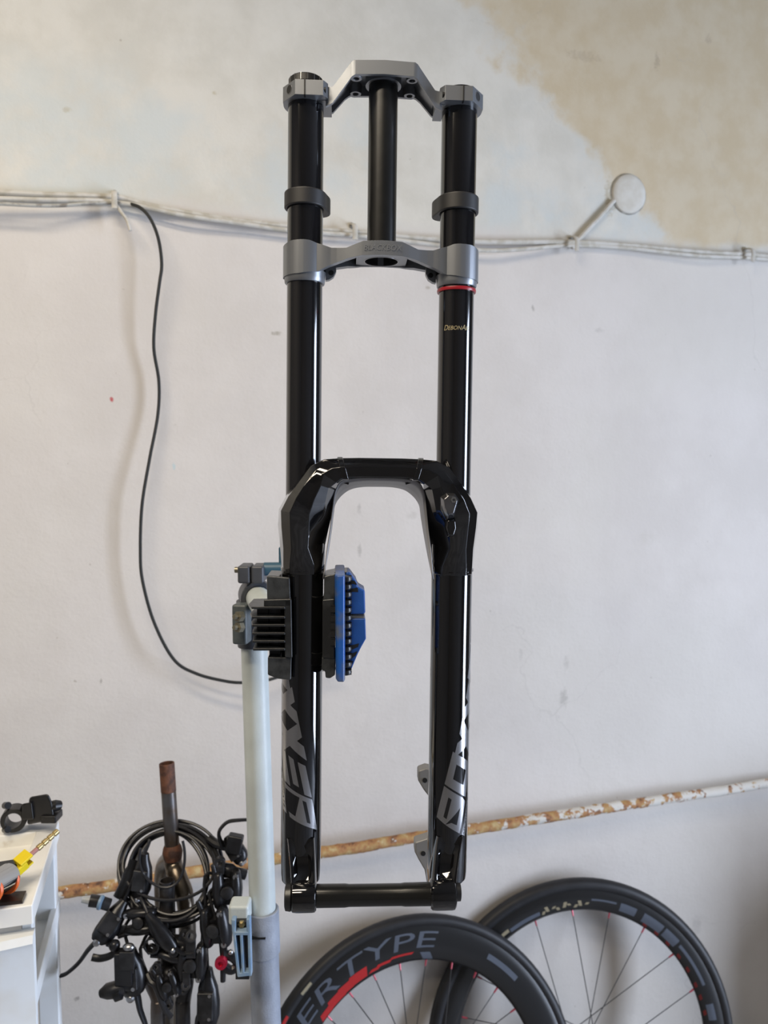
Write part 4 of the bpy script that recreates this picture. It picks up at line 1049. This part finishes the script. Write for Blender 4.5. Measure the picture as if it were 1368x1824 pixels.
MB().tube(spline([P(190, 1680, 1.155), P(203, 1686, 1.15), P(200, 1700, 1.15), P(180, 1707, 1.15), P(164, 1705, 1.15)], 5), .0052, 10, flat=.5).build('second_blade', M_bk, r1)
MB().ball(P(204, 1684, 1.145), .0085).build('pivot_housing', M_bk, r1)
hose(r1, [P(222, 1605, 1.18)] + coil(306, 1556, 88, 90, 1.215, 2.02, 210, seed=1) + [P(235, 1610, 1.19), P(240, 1625, 1.185)])
caliper(r1, P(250, 1640, 1.17), P(290, 1636, 1.17) - P(250, 1640, 1.17), (0, -1, .25), 1.0)
# 2: lever top right, blade hooking up beside the post
r2 = thing('hydraulic_brake', 'black brake lever with hooked blade reaching up to the grey post', 'bicycle brake', P(420, 1600, 1.20), GRP)
lever_set(r2, P(404, 1490, 1.22), P(432, 1536, 1.21), [P(396, 1506, 1.21), P(390, 1488, 1.205), P(393, 1476, 1.2), P(406, 1464, 1.2), P(424, 1461, 1.2), P(441, 1460, 1.205)], size=.92, clamp=False)
MB().box(P(418, 1503, 1.205), (.024, .016, .030), Matrix.Rotation(.2, 3, 'Y')).build('lever_clamp', M_bk, r2, bevel=.003)
MB().tube(spline([P(372, 1493, 1.23), P(386, 1503, 1.225), P(405, 1508, 1.22)], 4), .0070, 10).build('hose_boot', M_bk, r2)
hose(r2, [P(404, 1500, 1.22), P(385, 1500, 1.225)] + coil(312, 1552, 76, 72, 1.22, 1.917, 35, seed=2) + [P(392, 1545, 1.2), P(398, 1560, 1.2)])
caliper(r2, P(405, 1583, 1.185), P(405, 1620, 1.185) - P(405, 1583, 1.185), (.15, -1, .1), 1.15)
MB().tube(spline([P(392, 1548, 1.2), P(412, 1552, 1.2), P(438, 1558, 1.205)], 4), [.011] * 5 + [.008] * 4, 12).build('mount_adapter', M_bk, r2)
# 3: lever hanging lower left, reservoir down
r3 = thing('hydraulic_brake', 'black brake lever hanging low at the left with a square reservoir', 'bicycle brake', P(235, 1790, 1.16), GRP)
lever_set(r3, P(232, 1690, 1.165), P(236, 1772, 1.16), [P(243, 1765, 1.16), P(247, 1785, 1.158), P(250, 1800, 1.157), P(258, 1822, 1.157), P(263, 1840, 1.157)], size=1.35, clamp=False)
MB().box(P(222, 1722, 1.145), (.026, .018, .050)).build('reservoir', M_bk, r3, bevel=.002)
MB().box(P(226, 1712, 1.135), (.022, .003, .028)).build('reservoir_lid', M_bkg, r3, bevel=.001)
MB().tube([P(222, 1757, 1.15), P(205, 1763, 1.147), P(190, 1766, 1.145), P(179, 1770, 1.145)], [.010, .012, .011, .006], 12).build('bar_clamp', M_bkg, r3)
MB().cyl(P(205, 1775, 1.14), P(216, 1771, 1.14), .0075, seg=14).build('clamp_bolt', M_bk, r3)
MB().ball(P(229, 1687, 1.14), .0070, 14, (1.3, 1, .8)).build('bright_cap', M_bolt, r3)
hose(r3, [P(230, 1690, 1.165), P(222, 1650, 1.175)] + coil(300, 1562, 70, 82, 1.205, 2.06, 228, seed=3) + [P(250, 1690, 1.17), P(262, 1735, 1.165)])
caliper(r3, P(300, 1752, 1.16), P(312, 1790, 1.16) - P(300, 1752, 1.16), (0, -1, .2), .85)
MB().tube(spline([P(262, 1735, 1.165), P(268, 1748, 1.16), P(278, 1758, 1.158), P(292, 1795, 1.155), P(305, 1812, 1.155)], 4), .0045, 8).build('caliper_hose_end', M_hose, r3)
# 4: lever low right, blade vertical
r4 = thing('hydraulic_brake', 'black brake lever hanging low at the right beside the grey post', 'bicycle brake', P(365, 1810, 1.17), GRP)
lever_set(r4, P(370, 1725, 1.175), P(368, 1832, 1.17), [P(362, 1800, 1.168), P(352, 1812, 1.166), P(349, 1835, 1.165)], size=1.15, clamp=False)
hose(r4, [P(370, 1725, 1.175), P(368, 1680, 1.18), P(372, 1620, 1.185)] + coil(309, 1560, 82, 80, 1.21, 2.12, -44, seed=4) + [P(365, 1560, 1.19), P(366, 1620, 1.18), P(362, 1665, 1.172)])
MB().cyl(P(362, 1664, 1.170), P(361, 1690, 1.168), .0038, seg=10).build('hose_ferrule', M_bolt, r4)
caliper(r4, P(342, 1712, 1.165), P(340, 1760, 1.165) - P(342, 1712, 1.165), (0, -1, .15), 1.15)
m = MB(); m.pipe(P(340, 1668, 1.155), P(340, 1668, 1.150), .0085, .0042, 20); m.box(P(340, 1690, 1.153), (.014, .005, .028)); m.build('mount_bracket', M_bkg, r4, bevel=.0006)
m = MB(); m.pipe(P(331, 1756, 1.155), P(331, 1756, 1.150), .0070, .0030, 18); m.box(P(332, 1742, 1.153), (.011, .005, .022)); m.build('mount_bracket', M_bkg, r4, bevel=.0006)
# 5: lever lying diagonally in the middle, caliper with the red dial
r5 = thing('hydraulic_brake', 'black brake with a small red dial on its caliper beside the blue lever', 'bicycle brake', P(380, 1740, 1.17), GRP)
lever_set(r5, P(262, 1628, 1.16), P(310, 1690, 1.155), [P(305, 1680, 1.155), P(318, 1693, 1.152), P(330, 1698, 1.152), P(345, 1697, 1.152)], size=.85, clamp=True, reservoir=False, clamp_side=-1)
hose(r5, [P(264, 1630, 1.16), P(250, 1600, 1.175)] + coil(303, 1548, 92, 84, 1.225, 2.29, 225, seed=5) + [P(372, 1590, 1.185), P(385, 1640, 1.175)])
caliper(r5, P(385, 1650, 1.168), P(392, 1700, 1.168) - P(385, 1650, 1.168), (-.2, -1, .2), 1.2, ears=False)
MB().tube([P(397, 1665, 1.165), P(398, 1700, 1.162), P(397, 1748, 1.162)], [.0075, .0055, .0040], 10).build('pad_pin', M_bk, r5)
MB().lathe([(.0088, 0), (.0098, .004), (.0088, .009), (.0040, .009), (.0035, .005)], P(395, 1712, 1.158), (0, -1, .1), 22).build('red_dial', M_pink, r5)
MB().tube(spline([P(402, 1700, 1.165), P(416, 1706, 1.165), P(424, 1718, 1.168), P(412, 1728, 1.165), P(400, 1722, 1.163)], 5), .0068, 10).build('dial_housing', M_bk, r5)
MB().ball(P(411, 1696, 1.155), .0040).build('housing_bolt', M_bolt, r5)

# 6: lever tucked inside the left of the coil, blade strap hanging along it
r6 = thing('hydraulic_brake', 'black brake lever tucked inside the left side of the hose coil', 'bicycle brake', P(262, 1690, 1.19), GRP)
lever_set(r6, P(258, 1520, 1.195), P(247, 1600, 1.19), [P(240, 1560, 1.19), P(228, 1590, 1.185), P(216, 1612, 1.18), P(205, 1628, 1.178)], size=1.0, clamp=False)
MB().tube(spline([P(238, 1532, 1.2), P(226, 1570, 1.195), P(212, 1600, 1.19)], 5), [.007] * 3 + [.010] * 8, 12, flat=.5).build('hose_sleeve', M_bk, r6)
hose(r6, [P(258, 1520, 1.195), P(266, 1500, 1.205)] + coil(305, 1556, 64, 76, 1.215, 2.3, 130, seed=6) + [P(285, 1650, 1.18), P(300, 1680, 1.172)])
hose(r6, coil(300, 1540, 84, 68, 1.21, 1.0, 100, tiltd=.03, seed=8))
hose(r6, coil(290, 1525, 42, 58, 1.19, .62, 165, tiltd=.01, seed=9), .0022)
caliper(r6, P(312, 1690, 1.165), P(345, 1700, 1.165) - P(312, 1690, 1.165), (0, -1, .3), .95)
MB().tube(spline([P(268, 1660, 1.172), P(296, 1690, 1.168), P(322, 1702, 1.165)], 5), .0060, 10, flat=.5).build('lever_strap', M_bk, r6)

# ==================================================================  TROLLEY AT THE LEFT EDGE
M_white = mat('dirty_white_plastic', (.82, .85, .86), .42, color2=(.78, .785, .76), scale=14, lo=.38, hi=.55)
M_stain = mat('stained_white_tray', (.84, .835, .80), .45, color2=(.52, .46, .37), scale=22, lo=.27, hi=.37)
TK = .87
class TMB(MB):                      # tray tools: sizes written at trolley scale
    def box(self, c, s, rot=None): return MB.box(self, V(c) * (TK if self.xf is not None else 1), tuple(v * TK for v in s), rot)
    def slathe(self, prof, c, axis, seg): return MB.lathe(self, [(r * TK, h * TK) for r, h in prof], c, axis, seg)
    def cyl(self, a, b, r, r2=None, seg=24):
        k = TK if self.xf is not None else 1
        return MB.cyl(self, V(a) * k, V(b) * k, r * TK, None if r2 is None else r2 * TK, seg)
    def pipe(self, a, b, ro, ri, seg=32): return MB.pipe(self, a, b, ro * TK, ri * TK, seg)
    def tube(self, path, r, seg=10): return MB.tube(self, path, [v * TK for v in r], seg)
tn = P(58, 1612, 1.09 * TK); tf = on_plane(105, 1462, V((0, 0, tn.z)), V((0, 0, 1)))
vdir = (tf - tn); TD = vdir.length; vdir.normalize(); udir = V((vdir.y, -vdir.x, 0)) * -1     # udir to the left
TROT = Matrix((udir, vdir, V((0, 0, 1)))).transposed()
t0 = V((tn.x, tn.y, 0)); TZ = tn.z; TW = .40
tr = thing('tool_trolley', 'white plastic tool trolley with an open tray at the left edge', 'trolley', t0)
TX = Matrix.Translation(t0) @ TROT.to_4x4()
def tmb(): return MB(TX)
b = tmb()
b.box((TW / 2, TD / 2, TZ - .021), (TW - .02, TD - .02, .004))
_o = [(0, 0), (TW, 0), (TW, TD), (0, TD)]; _i = [(.028, .028), (TW - .028, .028), (TW - .028, TD - .028), (.028, TD - .028)]
b.loft([[(x, y, TZ - .024) for x, y in _o], [(x, y, TZ) for x, y in _o], [(x, y, TZ) for x, y in _i], [(x, y, TZ - .021) for x, y in _i]], cap=False)
b.build('tray', M_stain, tr, bevel=.004, seg=3)
for (u, v, w, d) in ((.017, TD - .020, .028, .028), (.010, .024, .013, .020), (TW - .012, TD - .03, .02, .04), (TW - .012, .03, .02, .03)):
    b = tmb(); b.box((u, v, (TZ - .03) / 2 + .03), (w, d, TZ - .06)); b.build('post', M_white, tr, bevel=.002)
z2 = TZ - .145 * TK
b = tmb(); b.box((TW / 2, TD / 2, z2 - .012), (TW - .004, TD - .01, .010)); b.box((.006, TD / 2, z2 - .004), (.010, TD - .006, .024)); b.build('shelf', M_white, tr, bevel=.002)
b = tmb(); b.box((TW / 2, TD / 2, .16), (TW - .004, TD - .01, .020)); b.build('shelf', M_white, tr, bevel=.002)
# front bin: bowed panel with a rim
b = tmb(); rings = []
for z, k in ((TZ - .036, 0), (TZ - .045, .004), (TZ - .052, 0), (TZ - .30, -.006), (TZ - .32, -.002)):
    rings.append([(u, -.004 - k - .010 * sin(pi * u / TW) - .0025 * sin(26 * u), z) for u in [TW * i / 24 for i in range(25)]] + [(TW, .012, z), (0, .012, z)])
b.loft(rings); b.build('front_bin', M_white, tr, sharp=45)
for u in (.03, TW - .03):
    for v in (.04, TD - .04):
        b = tmb(); b.lathe([(.022, -.010), (.025, -.006), (.025, .006), (.022, .010)], (u, v, .0255), (1, 0, 0), 20); b.box((u, v, .040), (.016, .03, .03)); b.build('castor', M_black, tr)
# tools on the tray
zt_ = TZ + .001
def tray_pt(px, py, h=0): return on_plane(px, py, V((0, 0, zt_ + h)), V((0, 0, 1)))
# shifter pod with bar clamp
sp_ = thing('bar_clamp_shifter', 'black handlebar clamp shifter lying at the far edge of the tray', 'bike shifter', tray_pt(70, 1462))
c = tray_pt(24, 1470); dd = 1.33
cl = P(23, 1449, (1.30) * TK)
TMB().pipe(cl + V((0, .0105, 0)), cl + V((.005, -.0105, 0)), .0205, .0128, 32).build('bar_clamp', M_bk, sp_, bevel=.001)
for py in (1427, 1470):
    TMB().cyl(P(9, py, (1.295) * TK), P(14, py, (1.285) * TK), .0058, seg=12).build('clamp_bolt', M_bk, sp_)
base = P(70, 1440, (1.315) * TK)
m = TMB(); m.loft([[P(48, 1462, (d_) * TK), P(52, 1412, (d_) * TK), P(86, 1406, (d_) * TK), P(93, 1422, (d_) * TK), P(97, 1452, (d_) * TK), P(92, 1453, (d_) * TK)] for d_ in (1.33, 1.29)]); m.build('pod_body', M_bk, sp_, bevel=.004, seg=3)
m = TMB(); m.loft([[P(38, 1453, (d_) * TK), P(39, 1424, (d_) * TK), P(56, 1421, (d_) * TK), P(60, 1452, (d_) * TK)] for d_ in (1.325, 1.285)]); m.build('clamp_neck', M_bk, sp_, bevel=.002)
TMB().tube([P(90, 1430, (1.30) * TK), P(100, 1427, (1.30) * TK), P(106, 1427, (1.305) * TK)], [.010, .0095, .008], 12).build('cable_adjuster', M_bk, sp_)
TMB().box(P(92, 1446, (1.30) * TK), (.026, .03, .013)).build('thumb_lever', M_bk, sp_, bevel=.002)
sp_.location.z -= .0065
# yellow block with brass barb
yb = thing('bleed_fitting', 'yellow plastic block with a brass barbed fitting on the tray edge', 'hose fitting', tray_pt(38, 1558))
yc = P(37, 1538, (1.13) * TK)
yd = (P(88, 1493, (1.165) * TK) - yc).normalized(); YX = Matrix.Translation(yc) @ frame3(yd, (0, -.35, 1))
M_yel = mat('yellow_plastic', (.78, .60, .006), .38)
m = TMB(YX); m.box((.006, 0, .006), (.020, .020, .004)); m.box((.006, .0085, 0), (.020, .004, .014)); m.box((-.010, -.0085, -.002), (.030, .004, .012)); m.box((-.004, 0, -.006), (.034, .020, .003)); m.box((-.019, 0, -.001), (.003, .020, .014))
m.build('yellow_block', M_yel, yb, bevel=.0008)
TMB(YX).cyl((.006, 0, 0), (.030, 0, 0), .0035, seg=14).build('pink_sleeve', mat('dull_pink_sleeve', (.35, .16, .14), .5), yb)
prof = []
for i in range(4):
    x = .028 + i * .0095; prof += [(.0032, x), (.0046, x + .001), (.0044, x + .0075), (.0032, x + .0085)]
TMB(YX).slathe(prof, (0, 0, 0), (1, 0, 0), 16).build('brass_barb', M_brass, yb)
# chrome caliper with orange seals
cp = thing('chrome_caliper', 'polished chrome brake part with orange seals at the picture edge', 'brake part', tray_pt(8, 1590))
M_chr = mat('chrome', (.55, .55, .54), .10, 1.0); M_org = mat('orange_seal', (.75, .13, .015), .4)
c1 = P(6, 1566, (1.10) * TK)
cd_ = (P(30, 1552, (1.13) * TK) - c1).normalized()
TMB().slathe([(.010, -.040), (.017, -.034), (.018, -.010), (.018, .012), (.014, .018)], c1, cd_, 32).build('body', M_chr, cp, sharp=30)
for k in (-.028, .008):
    TMB().slathe([(.0184, k - .003), (.0196, k), (.0184, k + .003)], c1 + V((0, 0, -.004)), cd_, 32).build('seal', M_org, cp)
TMB().box(P(-2, 1546, (1.13) * TK), (.05, .022, .010), Matrix.Rotation(.35, 3, 'Z')).build('mount', M_bkg, cp, bevel=.002)
# dark steel plate on the front lip
pc = [tray_pt(47, 1592), tray_pt(40, 1609), tray_pt(-30, 1617), tray_pt(-30, 1597)]
m = TMB(); m.loft([[p + V((0, 0, h)) for p in pc] for h in (0, .004)]); tag(m.build('steel_plate', mat('dark_scratched_steel', (.10, .09, .085), .35, .7, color2=(.05, .035, .03), scale=40)), 'dark scratched steel strip lying on the front lip of the tray', 'metal strip')

# cupboard shape, unseen, added to shade the lower right wall
cb = room(1.52, .27, 0)
ct = thing('occluder', 'low grey cupboard added out of view to shade the lower right wall', 'occluder', cb)
CX = Matrix.Translation(cb) @ Matrix((EX, -NX, V((0, 0, 1)))).transposed().to_4x4()
m = MB(CX); m.box((0, 0, .38), (.50, .48, .76)); m.build('body', M_wall2, ct, bevel=.004)
for k in (-1, 1):
    m = MB(CX); m.box((k * .122, -.248, .38), (.236, .014, .70)); dr = m.build('door', M_wall2, ct, bevel=.002)
    m = MB(CX); m.box((k * .02, -.262, .62), (.012, .018, .10)); m.build('handle', M_steel, dr, bevel=.002)
# ceiling strip lamp housings
for _s, _n, lab in ((-.95, 1.15, 'white strip lamp under the ceiling near the plaster wall'), (-1.25, 1.72, 'unseen white strip lamp under the ceiling, added as fill')):
    lc = room(_s, _n, 2.945)
    lt = thing('ceiling_lamp', lab, 'lamp', lc, 'strip lamps under the ceiling')
    m = MB(Matrix.Translation(lc) @ ROOMM.to_4x4()); m.box((0, 0, 0), (1.25, .16, .06)); m.build('housing', M_frame, lt, bevel=.006)
